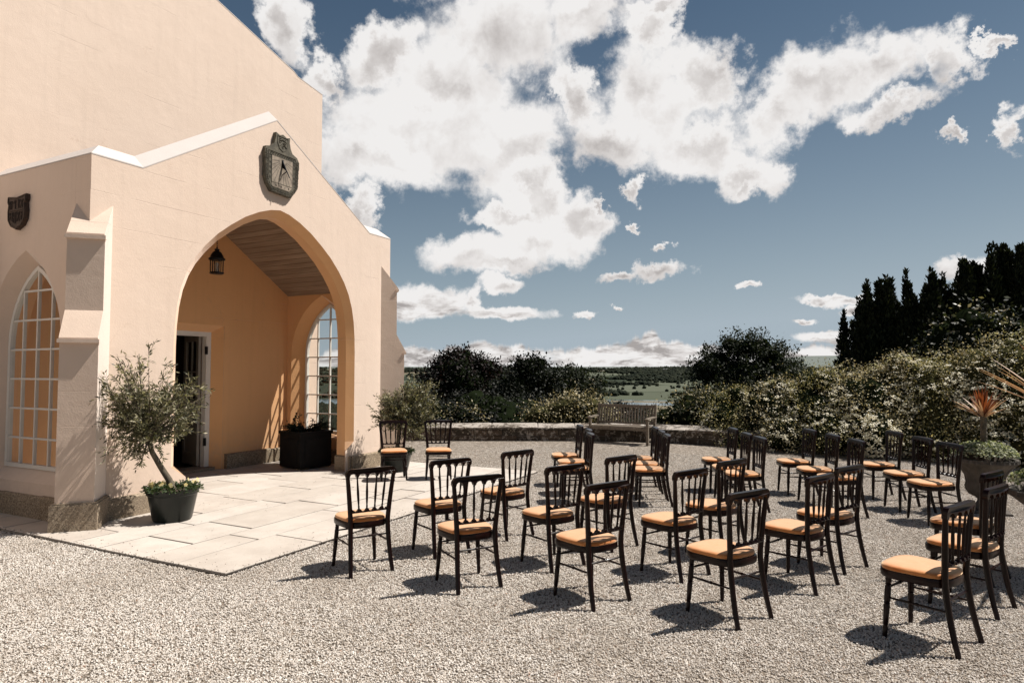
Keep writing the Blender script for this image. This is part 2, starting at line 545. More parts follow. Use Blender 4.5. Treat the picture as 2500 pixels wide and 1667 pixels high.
def mat_land():
    m, t, p = new_mat('countryside')
    v = t.coord()
    x, y, z = t.sep(v)
    r = t.vmath('LENGTH', v)
    warp = t.vmath('ADD', v, t.vmath('MULTIPLY', t.noise(v, 0.002, 3, 0.5, out='Color'), (160.0, 160.0, 0.0)))
    vo = t.node('ShaderNodeTexVoronoi')
    t.l.new(warp, vo.inputs['Vector'])
    vo.inputs['Scale'].default_value = 0.0030
    cellr = t.sep(vo.outputs['Color'])[0]
    c = t.ramp(cellr, [(0.0, (0.014, 0.019, 0.013)), (0.3, (0.072, 0.08, 0.056)), (0.5, (0.018, 0.024, 0.016)), (0.66, (0.09, 0.097, 0.07)), (0.84, (0.16, 0.13, 0.09)), (1.0, (0.03, 0.034, 0.024))], 'CONSTANT')
    ed = t.node('ShaderNodeTexVoronoi', feature='DISTANCE_TO_EDGE')
    t.l.new(warp, ed.inputs['Vector'])
    ed.inputs['Scale'].default_value = 0.0030
    c = t.mix(t.maprange(ed.outputs['Distance'], 0.015, 0.035, 1, 0), c, (0.015, 0.022, 0.01))
    c = t.mix(t.math('MULTIPLY', t.noise(v, 0.03, 5, 0.6), 0.4), c, (0.05, 0.06, 0.03))
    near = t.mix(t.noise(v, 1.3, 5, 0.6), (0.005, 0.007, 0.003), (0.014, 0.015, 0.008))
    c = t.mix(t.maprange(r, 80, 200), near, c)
    haze_ridge = t.mix(t.noise(v, 0.002, 4, 0.6), (0.10, 0.12, 0.10), (0.15, 0.16, 0.15))  # grey far ridge: distance haze put into the land colour
    c = t.mix(t.maprange(r, 4300, 5600), c, haze_ridge)
    t.l.new(c, p.inputs['Base Color'])
    p.inputs['Roughness'].default_value = 0.95
    p.inputs['Specular IOR Level'].default_value = 0.1
    return m


M_RENDER = mat_render('painted_render', (0.605, 0.46, 0.358), (0.64, 0.495, 0.392))
M_INNER = mat_render('porch_inner_shade_paint', (0.70, 0.37, 0.155), (0.74, 0.40, 0.175), 0.15)  # deeper inside paint; its orange also carries the shade on the arch
M_COPING = mat_coping()
M_GRANITE = mat_granite()
M_FLAG = mat_flag()
M_GRAVEL = mat_gravel()
M_STONE = mat_gravel(True)
M_BED = simple('joint_sand', (0.03, 0.022, 0.016), 0.95, var=0.4, scale=20)
M_MAHOG = mat_wood('dark_mahogany', (0.004, 0.0012, 0.0010), (0.013, 0.0022, 0.0014), rough=0.3, coat=0.1, bump=0.03, spec=0.14)
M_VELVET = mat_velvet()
M_CEIL = mat_wood('ceiling_boards', (0.22, 0.14, 0.09), (0.35, 0.255, 0.18), rough=0.7, axis=1, scale=0.7, knots=True)
M_TEAK = mat_wood('weathered_teak', (0.10, 0.078, 0.056), (0.235, 0.19, 0.145), rough=0.85, axis=1, scale=1.5)
M_WHITE = simple('white_gloss_paint', (0.66, 0.63, 0.58), 0.4, var=0.05, scale=4)
M_GLASS = mat_glass()
M_IRON = simple('black_iron', (0.012, 0.012, 0.013), 0.4, metal=0.6, var=0.3, scale=30, bump=0.2)
M_PLASTIC = simple('black_plastic', (0.008, 0.011, 0.009), 0.3, spec=0.3, var=0.25, scale=6, bump=0.1, bscale=20)
M_PLANTER = simple('black_lead_planter', (0.006, 0.0055, 0.0055), 0.6, spec=0.2, var=0.4, scale=8, bump=0.3)
M_SOIL = simple('soil', (0.035, 0.022, 0.014), 0.95, var=0.4, scale=30, bump=0.8, bdist=0.01)
M_BARK = simple('olive_bark', (0.10, 0.08, 0.055), 0.9, var=0.4, scale=12, bump=0.9, bscale=40, bdist=0.006)
M_DKBARK = simple('dark_bark', (0.07, 0.055, 0.042), 0.95, var=0.35, scale=4, bump=0.8, bscale=10, bdist=0.03)
M_OLDSTONE = mat_oldstone()
M_SUNDIAL = simple('weathered_dial_stone', (0.085, 0.074, 0.052), 0.85, var=0.5, scale=14, bump=0.8, bscale=50, bdist=0.004)
M_DIALFACE = simple('dial_face_stone', (0.2592, 0.2088, 0.1584), 0.8, var=0.4, scale=9, bump=0.3)
M_DIALINK = simple('engraved_line', (0.04, 0.032, 0.024), 0.9, var=0.2)
M_OAKPLAQUE = simple('dark_plaque', (0.045, 0.025, 0.016), 0.7, var=0.4, scale=20, bump=0.5)
M_SLATE = simple('roof_slate', (0.08, 0.08, 0.085), 0.8, var=0.3)
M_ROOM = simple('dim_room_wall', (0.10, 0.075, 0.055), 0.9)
M_URN = simple('urn_stone', (0.085, 0.072, 0.06), 0.9, var=0.5, scale=7, bump=0.9, bscale=24, bdist=0.01)
M_OLIVE = mat_leaf('olive_leaf', [(0.02, 0.022, 0.011), (0.07, 0.07, 0.035), (0.21, 0.19, 0.11), (0.42, 0.38, 0.26)], 0.2, 0.5, 0.3)
M_DARKLEAF = mat_leaf('dark_leaf', [(0.004, 0.006, 0.003), (0.009, 0.012, 0.005), (0.022, 0.024, 0.011)], 0.1)
M_BEECH = mat_leaf('copper_leaf', [(0.005, 0.0025, 0.0025), (0.010, 0.004, 0.0035), (0.022, 0.009, 0.007)], 0.15)
M_YEW = mat_leaf('yew_needle', [(0.005, 0.007, 0.004), (0.012, 0.016, 0.007), (0.036, 0.040, 0.018)], 0.08, 0.6, 0.1)
M_OAK = mat_leaf('oak_leaf', [(0.007, 0.010, 0.005), (0.015, 0.02, 0.009), (0.035, 0.038, 0.018)], 0.2)
M_SHRUB = mat_leaf('shrub_leaf', [(0.045, 0.042, 0.02), (0.18, 0.155, 0.082), (0.40, 0.34, 0.20), (0.60, 0.53, 0.38)], 0.25, tint=(1.25, 1.15, 0.75))
M_SHRUBYG = mat_leaf('yellowish_shrub_leaf', [(0.04, 0.042, 0.016), (0.16, 0.148, 0.058), (0.33, 0.29, 0.13), (0.50, 0.43, 0.25)], 0.25, tint=(1.25, 1.2, 0.7))
M_SHRUBDK = mat_leaf('shrub_leaf_dark', [(0.010, 0.013, 0.006), (0.028, 0.030, 0.014), (0.07, 0.066, 0.034)], 0.2)
M_BLOSSOM = mat_leaf('cream_blossom', [(0.52, 0.46, 0.34), (0.66, 0.61, 0.49), (0.74, 0.70, 0.60)], 0.2)
M_GLINT = mat_leaf('glossy_leaf', [(0.02, 0.028, 0.012), (0.06, 0.065, 0.03), (0.16, 0.14, 0.09), (0.36, 0.29, 0.18)], 0.15, 0.35, 0.4)
M_PANSY = mat_leaf('yellow_pansy', [(0.54, 0.4176, 0.1584), (0.576, 0.4896, 0.2592), (0.5904, 0.5328, 0.36)], 0.2)
M_POTLEAF = mat_leaf('pot_leaf', [(0.0216, 0.036, 0.0144), (0.0432, 0.0648, 0.0288), (0.0792, 0.0936, 0.0504)], 0.25)
M_PALELEAF = mat_leaf('pale_groundcover_leaf', [(0.12, 0.13, 0.07), (0.30, 0.31, 0.20), (0.50, 0.49, 0.37)], 0.25)
M_CORDY = mat_leaf('red_sword_leaf', [(0.09, 0.026, 0.012), (0.20, 0.068, 0.027), (0.33, 0.14, 0.06)], 0.3, 0.4, 0.3, (1.4, 1.0, 0.5))
M_CORDYPALE = mat_leaf('dry_sword_leaf', [(0.34, 0.19, 0.10), (0.50, 0.34, 0.22)], 0.25, 0.4, 0.3, (1.2, 1.05, 0.75))
M_SHADELEAF = mat_leaf('shaded_leaf', [(0.003, 0.004, 0.002), (0.007, 0.008, 0.004), (0.015, 0.014, 0.008)], 0.05)  # near-black leaf: shade under the trees put into its colour
M_CORE = simple('foliage_shadow_core', (0.008, 0.011, 0.005), 1.0, var=0.5, scale=3, spec=0.0)  # dark core colour standing in for shade among the leaves
M_COREBR = simple('foliage_shadow_core_olive', (0.035, 0.034, 0.015), 1.0, var=0.6, scale=9, spec=0.0)  # lighter core colour, same painted shade behind the hedge leaves
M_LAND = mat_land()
M_WOODS = mat_leaf('distant_wood', [(0.007, 0.010, 0.006), (0.012, 0.016, 0.009), (0.022, 0.025, 0.014)], 0.0, 0.9, 0.1)
M_HOUSE = simple('distant_house', (0.55, 0.5, 0.44), 0.9)
mW, tW, pW = new_mat('river_water')
pW.inputs['Base Color'].default_value = (0.10, 0.12, 0.12, 1)
pW.inputs['Roughness'].default_value = 0.12
tW.l.new(tW.bump(tW.noise(tW.coord(), 0.4, 3, 0.6), 0.15, 0.3), pW.inputs['Normal'])
M_WATER = mW


# ------------------------------------------------------------------ mesh builder
class MB:
    def __init__(s):
        s.v = []
        s.f = []
        s.m = []
        s.mats = []

    def mi(s, mat):
        if mat is None:
            return 0
        if mat not in s.mats:
            s.mats.append(mat)
        return s.mats.index(mat)

    def add(s, verts, faces, mat=None):
        b = len(s.v)
        s.v.extend([tuple(q) for q in verts])
        i = s.mi(mat)
        for f in faces:
            s.f.append(tuple(b + k for k in f))
            s.m.append(i)

    def box(s, x0, x1, y0, y1, z0, z1, mat=None):
        s.add([(x0, y0, z0), (x1, y0, z0), (x1, y1, z0), (x0, y1, z0), (x0, y0, z1), (x1, y0, z1), (x1, y1, z1), (x0, y1, z1)],
              [(0, 3, 2, 1), (4, 5, 6, 7), (0, 1, 5, 4), (1, 2, 6, 5), (2, 3, 7, 6), (3, 0, 4, 7)], mat)

    def hexa(s, p, mat=None):
        s.add(p, [(0, 3, 2, 1), (4, 5, 6, 7), (0, 1, 5, 4), (1, 2, 6, 5), (2, 3, 7, 6), (3, 0, 4, 7)], mat)

    def cbox(s, c, ax, ay, az, mat=None):
        """box from centre and three half vectors"""
        c, ax, ay, az = map(Vector, (c, ax, ay, az))
        p = []
        for k in (-1, 1):
            for a, b in ((-1, -1), (1, -1), (1, 1), (-1, 1)):
                p.append(c + ax * a + ay * b + az * k)
        s.hexa(p, mat)

    def chamfer_box(s, x0, x1, y0, y1, z0, z1, c, mat=None):
        """block whose top edges are chamfered"""
        s.add([(x0, y0, z0), (x1, y0, z0), (x1, y1, z0), (x0, y1, z0),
               (x0, y0, z1 - c), (x1, y0, z1 - c), (x1, y1, z1 - c), (x0, y1, z1 - c),
               (x0 + c, y0 + c, z1), (x1 - c, y0 + c, z1), (x1 - c, y1 - c, z1), (x0 + c, y1 - c, z1)],
              [(0, 1, 5, 4), (1, 2, 6, 5), (2, 3, 7, 6), (3, 0, 4, 7), (4, 5, 9, 8), (5, 6, 10, 9), (6, 7, 11, 10), (7, 4, 8, 11), (8, 9, 10, 11), (0, 3, 2, 1)], mat)

    def tube(s, pts, radii, n=8, mat=None, cap=True, flat=None):
        """tube along a path; flat=(a,b) scales the ring on its two axes"""
        pts = [Vector(p) for p in pts]
        if not hasattr(radii, '__len__'):
            radii = [radii] * len(pts)
        rings = []
        prev = None
        for i, p in enumerate(pts):
            a = pts[max(0, i - 1)]
            b = pts[min(len(pts) - 1, i + 1)]
            d = (b - a)
            d = d.normalized() if d.length > 1e-9 else Vector((0, 0, 1))
            if prev is None:
                ref = Vector((1, 0, 0)) if abs(d.x) < 0.8 else Vector((0, 1, 0))
                u = (ref - d * ref.dot(d)).normalized()
            else:
                u = (prev - d * prev.dot(d)).normalized()
            prev = u
            w = d.cross(u)
            fa, fb = flat if flat else (1, 1)
            rings.append([p + (u * math.cos(2 * PI * k / n) * fa + w * math.sin(2 * PI * k / n) * fb) * radii[i] for k in range(n)])
        vs = [q for r in rings for q in r]
        fs = []
        for i in range(len(rings) - 1):
            for k in range(n):
                fs.append((i * n + k, i * n + (k + 1) % n, (i + 1) * n + (k + 1) % n, (i + 1) * n + k))
        if cap:
            fs.append(tuple(reversed(range(n))))
            fs.append(tuple((len(rings) - 1) * n + k for k in range(n)))
        s.add(vs, fs, mat)

    def lathe(s, prof, n=16, c=(0, 0, 0), mat=None, cap=True, wob=None):
        vs = []
        for j, (r, z) in enumerate(prof):
            for k in range(n):
                a = 2 * PI * k / n
                rr = r * (wob(a, j) if wob else 1)
                vs.append((c[0] + rr * math.cos(a), c[1] + rr * math.sin(a), c[2] + z))
        fs = []
        for i in range(len(prof) - 1):
            for k in range(n):
                fs.append((i * n + k, i * n + (k + 1) % n, (i + 1) * n + (k + 1) % n, (i + 1) * n + k))
        if cap:
            fs.append(tuple(reversed(range(n))))
            fs.append(tuple((len(prof) - 1) * n + k for k in range(n)))
        s.add(vs, fs, mat)

    def prism(s, poly, to3, depth, mat=None, holes=()):
        """2-D polygon (with holes) given thickness. to3(u, v, w) -> xyz, w in (0, depth)"""
        loops = [list(poly)] + [list(h) for h in holes]
        tris = tessellate_polygon([[Vector((p[0], p[1], 0)) for p in lp] for lp in loops])
        allp = [p for lp in loops for p in lp]
        n = len(allp)
        vs = [to3(p[0], p[1], 0.0) for p in allp] + [to3(p[0], p[1], depth) for p in allp]
        fs = [tuple(t) for t in tris] + [tuple(n + k for k in reversed(t)) for t in tris]
        b = 0
        for lp in loops:
            L = len(lp)
            for k in range(L):
                a, c = b + k, b + (k + 1) % L
                fs.append((a, c, n + c, n + a))
            b += L
        s.add(vs, fs, mat)

    def strip(s, A, B, mat=None, closed=False):
        n = len(A)
        fs = [(k, k + 1, n + k + 1, n + k) for k in range(n - 1)]
        if closed:
            fs.append((n - 1, 0, n, 2 * n - 1))
        s.add(list(A) + list(B), fs, mat)

    def ball(s, c, r, mat=None, n=6, m=4):
        vs = [(c[0], c[1], c[2] - r)]
        for i in range(1, m):
            ph = -PI / 2 + PI * i / m
            for k in range(n):
                a = 2 * PI * k / n
                vs.append((c[0] + r * math.cos(ph) * math.cos(a), c[1] + r * math.cos(ph) * math.sin(a), c[2] + r * math.sin(ph)))
        vs.append((c[0], c[1], c[2] + r))
        fs = [(0, 1 + (k + 1) % n, 1 + k) for k in range(n)]
        for i in range(m - 2):
            for k in range(n):
                a = 1 + i * n + k
                b = 1 + i * n + (k + 1) % n
                fs.append((a, b, b + n, a + n))
        t = len(vs) - 1
        o = 1 + (m - 2) * n
        fs += [(o + k, o + (k + 1) % n, t) for k in range(n)]
        s.add(vs, fs, mat)

    def mesh(s, name, mat=None, smooth=False, fix=True):
        me = bpy.data.meshes.new(name)
        me.from_pydata(s.v, [], s.f)
        ms = s.mats or ([mat] if mat else [])
        for q in ms:
            me.materials.append(q)
        if len(ms) > 1:
            me.polygons.foreach_set('material_index', s.m)
        if fix:
            bm = bmesh.new()
            bm.from_mesh(me)
            bmesh.ops.recalc_face_normals(bm, faces=bm.faces)
            bm.to_mesh(me)
            bm.free()
        if smooth:
            me.shade_smooth()
            me.set_sharp_from_angle(angle=rad(38))
        me.update()
        return me

    def build(s, name, mat=None, parent=None, smooth=False, fix=True):
        return link(name, s.mesh(name, mat, smooth, fix), parent)


def link(name, data, parent=None):
    o = bpy.data.objects.new(name, data)
    COL.objects.link(o)
    if parent is not None:
        o.parent = parent
    return o


def tag(o, label=None, cat=None, group=None, kind=None):
    if label:
        o['label'] = label
    if cat:
        o['category'] = cat
    if group:
        o['group'] = group
    if kind:
        o['kind'] = kind
    return o


def empty(name, loc=(0, 0, 0), rz=0.0):
    o = bpy.data.objects.new(name, None)
    COL.objects.link(o)
    o.location = loc
    o.rotation_euler = (0, 0, rz)
    o.empty_display_size = 0.2
    return o


def copy_tree(o, parent=None):
    c = o.copy()
    COL.objects.link(c)
    if parent is not None:
        c.parent = parent
    for ch in list(o.children):
        copy_tree(ch, c)
    return c


# ---------- foliage from arrays
def quads_mesh(name, V, mats, midx=None):
    """V: (n,4,3) leaf quads"""
    n = len(V)
    me = bpy.data.meshes.new(name)
    me.vertices.add(n * 4)
    me.vertices.foreach_set('co', np.ascontiguousarray(V.reshape(-1), dtype=np.float32))
    me.loops.add(n * 4)
    me.loops.foreach_set('vertex_index', np.arange(n * 4, dtype=np.int32))
    me.polygons.add(n)
    me.polygons.foreach_set('loop_start', np.arange(0, n * 4, 4, dtype=np.int32))
    try:
        me.polygons.foreach_set('loop_total', np.full(n, 4, dtype=np.int32))
    except Exception:
        pass
    for q in mats:
        me.materials.append(q)
    if midx is not None:
        me.polygons.foreach_set('material_index', midx.astype(np.int32))
    me.update(calc_edges=True)
    me.validate()
    return me


def unit(a):
    return a / np.maximum(1e-9, np.linalg.norm(a, axis=1))[:, None]


def leaf_quads(P, A, N, L, Wd):
    """rhombic leaves: P base, A axis, N rough normal"""
    A = unit(A)
    S = unit(np.cross(A, N))
    L = np.asarray(L)[:, None]
    Wd = np.asarray(Wd)[:, None]
    mid = P + A * L * 0.45
    return np.stack([P, mid + S * Wd * 0.5, P + A * L, mid - S * Wd * 0.5], axis=1)


def rdir(n, r=rng):
    return unit(r.normal(size=(n, 3)))


def lobe_points(lobes, n, shell=0.55, r=rng):
    """points inside ellipsoid lobes, biased to the outside; returns positions and outward directions"""
    w = np.array([(l[3] * l[4] * l[5]) ** (2 / 3) for l in lobes])
    idx = r.choice(len(lobes), n, p=w / w.sum())
    Lb = np.array(lobes)[idx]
    d = rdir(n, r)
    rr = 1 - shell * r.random(n) ** 1.6
    rr = rr * (1 + 0.10 * r.normal(size=n))
    P = Lb[:, :3] + Lb[:, 3:6] * d * rr[:, None]
    return P, d


def foliage(name, lobes, n, size, mats, parent=None, shell=0.5, clump=0.0, nclump=0, up=0.3, aspect=0.55, probs=None, seed=1, keep=None, axis_up=0.0):
    r = np.random.default_rng(seed)
    if nclump:
        C, Dc = lobe_points(lobes, nclump, shell, r)
        k = r.integers(0, nclump, n)
        P = C[k] + r.normal(size=(n, 3)) * clump
        d = Dc[k]
    else:
        P, d = lobe_points(lobes, n, shell, r)
    if keep is not None:
        m = keep(P)
        P, d = P[m], d[m]
        n = len(P)
    A = unit(rdir(n, r) + d * 0.6 + np.array([0, 0, axis_up]))
    N = unit(d * 0.8 + rdir(n, r) * 0.9 + np.array([0, 0, up]))
    L = size * (0.6 + 0.8 * r.random(n))
    Q = leaf_quads(P, A, N, L, L * aspect)
    mi = None
    if len(mats) > 1:
        mi = r.choice(len(mats), n, p=probs)
    return link(name, quads_mesh(name, Q, mats, mi), parent)


def core_blob(name, lobes, scale, mat, parent, seed=0, noisy=0.18):  # solid dark blobs that stand in for shade deep in the foliage
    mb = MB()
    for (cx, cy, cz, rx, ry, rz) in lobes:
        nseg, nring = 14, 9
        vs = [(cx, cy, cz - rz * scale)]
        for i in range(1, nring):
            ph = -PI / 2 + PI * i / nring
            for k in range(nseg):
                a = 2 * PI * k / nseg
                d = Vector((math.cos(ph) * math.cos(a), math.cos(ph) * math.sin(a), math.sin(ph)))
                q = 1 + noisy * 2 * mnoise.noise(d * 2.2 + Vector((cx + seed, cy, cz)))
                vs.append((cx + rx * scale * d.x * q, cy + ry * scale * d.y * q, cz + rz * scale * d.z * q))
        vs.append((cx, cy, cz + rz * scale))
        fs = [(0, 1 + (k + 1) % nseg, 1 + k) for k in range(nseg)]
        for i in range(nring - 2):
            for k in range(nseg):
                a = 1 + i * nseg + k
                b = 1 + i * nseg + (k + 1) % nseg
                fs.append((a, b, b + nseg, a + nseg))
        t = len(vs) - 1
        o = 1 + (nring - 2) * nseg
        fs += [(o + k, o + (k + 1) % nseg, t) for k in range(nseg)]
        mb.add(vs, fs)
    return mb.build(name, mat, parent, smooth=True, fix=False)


#---STRUCTURE---
# ------------------------------------------------------------------ terrain
TR = [(0, 0), (15.6, 0), (17, -0.5), (25, -1.6), (40, -5), (60, -8.5), (120, -18), (300, -32), (700, -43.5), (870, -44.6), (900, -46.5), (1075, -46.5), (1110, -44.4), (1300, -41), (1700, -32), (2600, -12), (4100, 9), (5200, 15), (6500, 40), (9000, 120), (12000, 60)]


def land_z(x, y):
    r = math.hypot(x, y)
    z = TR[-1][1]
    for (a, za), (b, zb) in zip(TR, TR[1:]):
        if r <= b:
            z = za + (zb - za) * (r - a) / (b - a)
            break
    az_ = math.atan2(y, x)
    front = max(0.0, min(1.0, (x - 14.0) / 3.0)) if r < 200 else max(0.0, min(1.0, 0.5 + 1.5 * math.cos(az_ - 0.35)))
    z *= front
    if r > 250:
        amp = min(1.0, (r - 250) / 1500)
        z += amp * 9 * mnoise.noise(Vector((x * 0.0011, y * 0.0011, 1.3))) + amp * 3 * mnoise.noise(Vector((x * 0.004, y * 0.004, 4.3)))
        if 900 < r < 1075:
            z = min(z, -46.0)
            # low green spit in the river
            if 985 < r < 1040 and -0.12 < az_ < 0.33:
                z = -44.2
    if r > 5500:
        far = max(0.0, min(1.0, (0.20 - az_) / 0.15))
        z = min(z, 20 + 0.010 * (r - 5500)) if far < 0.01 else 20 + far * (r - 5500) * 0.035 + 8 * mnoise.noise(Vector((x * 0.0006, y * 0.0006, 9)))
        z = max(z, -5)
    return z - 0.02


rs = [0.0, 4, 8, 11, 13, 14.0, 14.8, 15.6, 16.4, 17.2, 19, 22, 26, 32, 40, 50, 60, 80, 100, 140, 190, 250, 330, 430, 550, 700, 800, 860, 880, 900, 925, 955, 984, 1000, 1020, 1041, 1060, 1075, 1095, 1120, 1180, 1260, 1350, 1480, 1650, 1850, 2100, 2400, 2800, 3200, 3700, 4200, 4700, 5200, 5600, 6200, 7000, 8000, 9500, 12000]
azs = [math.radians(a) for a in list(np.arange(-20, 60, 1.0)) + list(np.arange(60, 340, 8.0))]
mb = MB()
vs, fs = [], []
for r_ in rs:
    for a in azs:
        x, y = r_ * math.cos(a), r_ * math.sin(a)
        vs.append((x, y, land_z(x, y)))
na = len(azs)
for i in range(len(rs) - 1):
    for k in range(na):
        fs.append((i * na + k, (i + 1) * na + k, (i + 1) * na + (k + 1) % na, i * na + (k + 1) % na))
mb.add(vs, fs)
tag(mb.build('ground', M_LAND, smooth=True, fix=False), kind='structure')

mb = MB()
ring = []
for a in np.arange(-20, 61, 2.0):
    ring.append(math.radians(a))
A_ = [(860 * math.cos(a), 860 * math.sin(a), -45.0) for a in ring]
B_ = [(1130 * math.cos(a), 1130 * math.sin(a), -45.0) for a in ring]
mb.strip(A_, B_)
tag(mb.build('river', M_WATER), kind='structure')

# gravel yard: one sheet, cut at the terrace wall
WALL = [(12.3, 10.6), (12.87, 9.05), (13.52, 7.77), (14.2, 6.39), (14.62, 5.5), (14.98, 4.45), (15.1, 3.42), (14.9, 2.04), (14.62, 0.77), (14.5, -0.39), (14.42, -1.44), (14.42, -2.4), (14.4, -3.6), (14.3, -6.0)]
mb = MB()
yard = [(-14, -14), (13.9, -14), (14.3, -6.0)] + [(x + 0.15, y) for x, y in reversed(WALL[:-1])] + [(12.0, 30), (-14, 30)]
mb.add([(x, y, 0.0) for x, y in yard], [tuple(range(len(yard)))])
tag(mb.build('gravel_yard', M_GRAVEL), kind='structure')

# ------------------------------------------------------------------ flagstone paving
FX0, FX1, FY0, FY1 = 3.70, 9.72, 4.47, 9.40
mb = MB()
mb.add([(FX0, FY0, 0.0195), (FX1, FY0, 0.0195), (FX1, FY1, 0.0195), (FX0, FY1, 0.0195)], [(0, 1, 2, 3)])
paving = tag(mb.build('paving', M_BED), kind='structure')
r_ = random.Random(11)
y = FY0
row = 0
while y < FY1 - 0.02:
    h = r_.choice([0.42, 0.5, 0.56, 0.62, 0.66])
    if y + h > FY1 - 0.15:
        h = FY1 - y
    x = FX0 + (0 if row % 2 == 0 else 0)
    first = True
    while x < FX1 - 0.02:
        w = r_.uniform(0.62, 1.35) if not first else r_.uniform(0.45, 1.2)
        first = False
        if x + w > FX1 - 0.3:
            w = FX1 - x
        g = 0.0105
        z = 0.0262 + r_.uniform(-0.002, 0.002)
        mb = MB()
        t = [r_.uniform(-0.002, 0.002) for _ in range(4)]
        c = 0.003
        x0, x1, y0, y1 = x + g, x + w - g, y + g, y + h - g
        j = [r_.uniform(-0.004, 0.004) for _ in range(8)]
        low = [(x0 + j[0], y0 + j[1]), (x1 + j[2], y0 + j[3]), (x1 + j[4], y1 + j[5]), (x0 + j[6], y1 + j[7])]
        up = [(low[0][0] + c, low[0][1] + c), (low[1][0] - c, low[1][1] + c), (low[2][0] - c, low[2][1] - c), (low[3][0] + c, low[3][1] - c)]
        mb.add([(a, b, 0.006) for a, b in low] + [(a, b, z - c + t[i]) for i, (a, b) in enumerate(low)] + [(a, b, z + t[i]) for i, (a, b) in enumerate(up)],
               [(0, 1, 5, 4), (1, 2, 6, 5), (2, 3, 7, 6), (3, 0, 4, 7), (4, 5, 9, 8), (5, 6, 10, 9), (6, 7, 11, 10), (7, 4, 8, 11), (8, 9, 10, 11)])
        # stones that would lie wholly under the walls are skipped
        if not (x0 > 4.6 and x1 < 5.1 and y0 > 7.25) and not (y0 > 7.3 and x0 > 9.0):
            mb.build('flagstone', M_FLAG, paving)
        x += w
    y += h
    row += 1

# ------------------------------------------------------------------ the building
house = empty('chapel_house', (6.75, 9.25, 0))
tag(house, 'apricot rendered building with a gabled porch and pointed archway', 'building')
HO = Vector((6.75, 9.25, 0))


def hb(mb, name, mat, parent=None, smooth=False, fix=True):
    """build in world coordinates, hang under the house"""
    mb.v = [(v[0] - HO.x, v[1] - HO.y, v[2]) for v in mb.v]
    return mb.build(name, mat, parent or house, smooth, fix)


YF = 7.20          # front face of the porch
XL, XR = 4.15, 9.35
YB = 9.25          # face of the main gable wall
# arch opening, half outline measured from image pixels (half width, height)
AC = 6.80
half = [(1.63, 0.0), (1.63, 1.2), (1.63, 1.95), (1.622, 2.2), (1.597, 2.45), (1.55, 2.67), (1.47, 2.88), (1.365, 3.06), (1.225, 3.235), (1.04, 3.42), (0.84, 3.575), (0.61, 3.73), (0.38, 3.845), (0.17, 3.92), (0.0, 3.95)]


def arch_path(off, flare=False):
    pts = []
    n = len(half)
    src = list(half)
    if flare:
        src = [(1.63, 0.0), (1.63, 0.36), (1.63, 0.50)] + half[1:]
    for i, (hw, z) in enumerate(src):
        if i == len(src) - 1:
            pts.append((0.0, z - off * 1.05))
            continue
        a = src[max(0, i - 1)]
        b = src[min(len(src) - 1, i + 1)]
        d = Vector((b[0] - a[0], b[1] - a[1])).normalized()
        nx, nz = -abs(d.y), -abs(d.x) if d.x else 0.0
        o = off
        if flare and z < 0.4:
            o = 0.10
        pts.append((hw + nx * o, z + nz * o))
    right = [(AC + hw, z) for hw, z in pts]
    left = [(AC - hw, z) for hw, z in reversed(pts[:-1])]
    return right + left       # from right foot over the apex to left foot


def smoothpath(p, k=2):
    return p


outer = arch_path(0.0, True)
# at the foot the chamfer stops: the front arris comes back to the jamb line
outer = [((x - 0.10 if x > AC else x + 0.10), z) if z < 0.4 else (x, z) for x, z in outer]
inner = arch_path(0.10, True)
inner = [(x, z) for x, z in inner]
gab = [(XR, 0.0), (XR, 3.99), (8.78, 3.99), (6.71, 5.23), (4.73, 3.99), (XL, 3.99), (XL, 0.0)]
front_poly = [(p[0], p[1]) for p in outer[::-1]]
poly = gab + [(outer[-1][0], 0.0)] + outer[::-1][1:]
poly = [(XR, 0.0), (XR, 3.99), (8.78, 3.99), (6.71, 5.23), (4.73, 3.99), (XL, 3.99), (XL, 0.0)] + list(reversed(outer))
mb = MB()
# front skin
tr = tessellate_polygon([[Vector((a, b, 0)) for a, b in poly]])
mb.add([(a, YF, b) for a, b in poly], [tuple(t) for t in tr], M_RENDER)
CH = 0.10
mb.strip([(a, YF, b) for a, b in outer], [(a, YF + CH, b) for a, b in inner], M_INNER)  # chamfer takes the deeper orange: its shade is put into the colour
inner_b = [(a, YF + 0.27, b) for a, b in inner]
mb.strip([(a, YF + CH, b) for a, b in inner], inner_b, M_INNER)
polyb = [(XR, 0.0), (XR, 3.99), (8.78, 3.99), (6.71, 5.23), (4.73, 3.99), (XL, 3.99), (XL, 0.0)] + list(reversed(inner))
tr = tessellate_polygon([[Vector((a, b, 0)) for a, b in polyb]])
mb.add([(a, YF + 0.27, b) for a, b in polyb], [tuple(reversed(t)) for t in tr], M_RENDER)
for (a, b), (c, d) in zip(gab, gab[1:]):
    mb.add([(a, YF, b), (c, YF, d), (c, YF + 0.27, d), (a, YF + 0.27, b)], [(0, 1, 2, 3)], M_RENDER)
o = hb(mb, 'porch_front_wall', M_RENDER, fix=False)
me = o.data
me.shade_smooth()
me.set_sharp_from_angle(angle=rad(25))

# saddleback coping of the porch gable
mb = MB()
prof = [(XL, 3.99), (4.73, 3.99), (6.71, 5.23), (8.78, 3.99), (XR, 3.99)]


def offs(p, d):
    return [(x, z + d) for x, z in p]


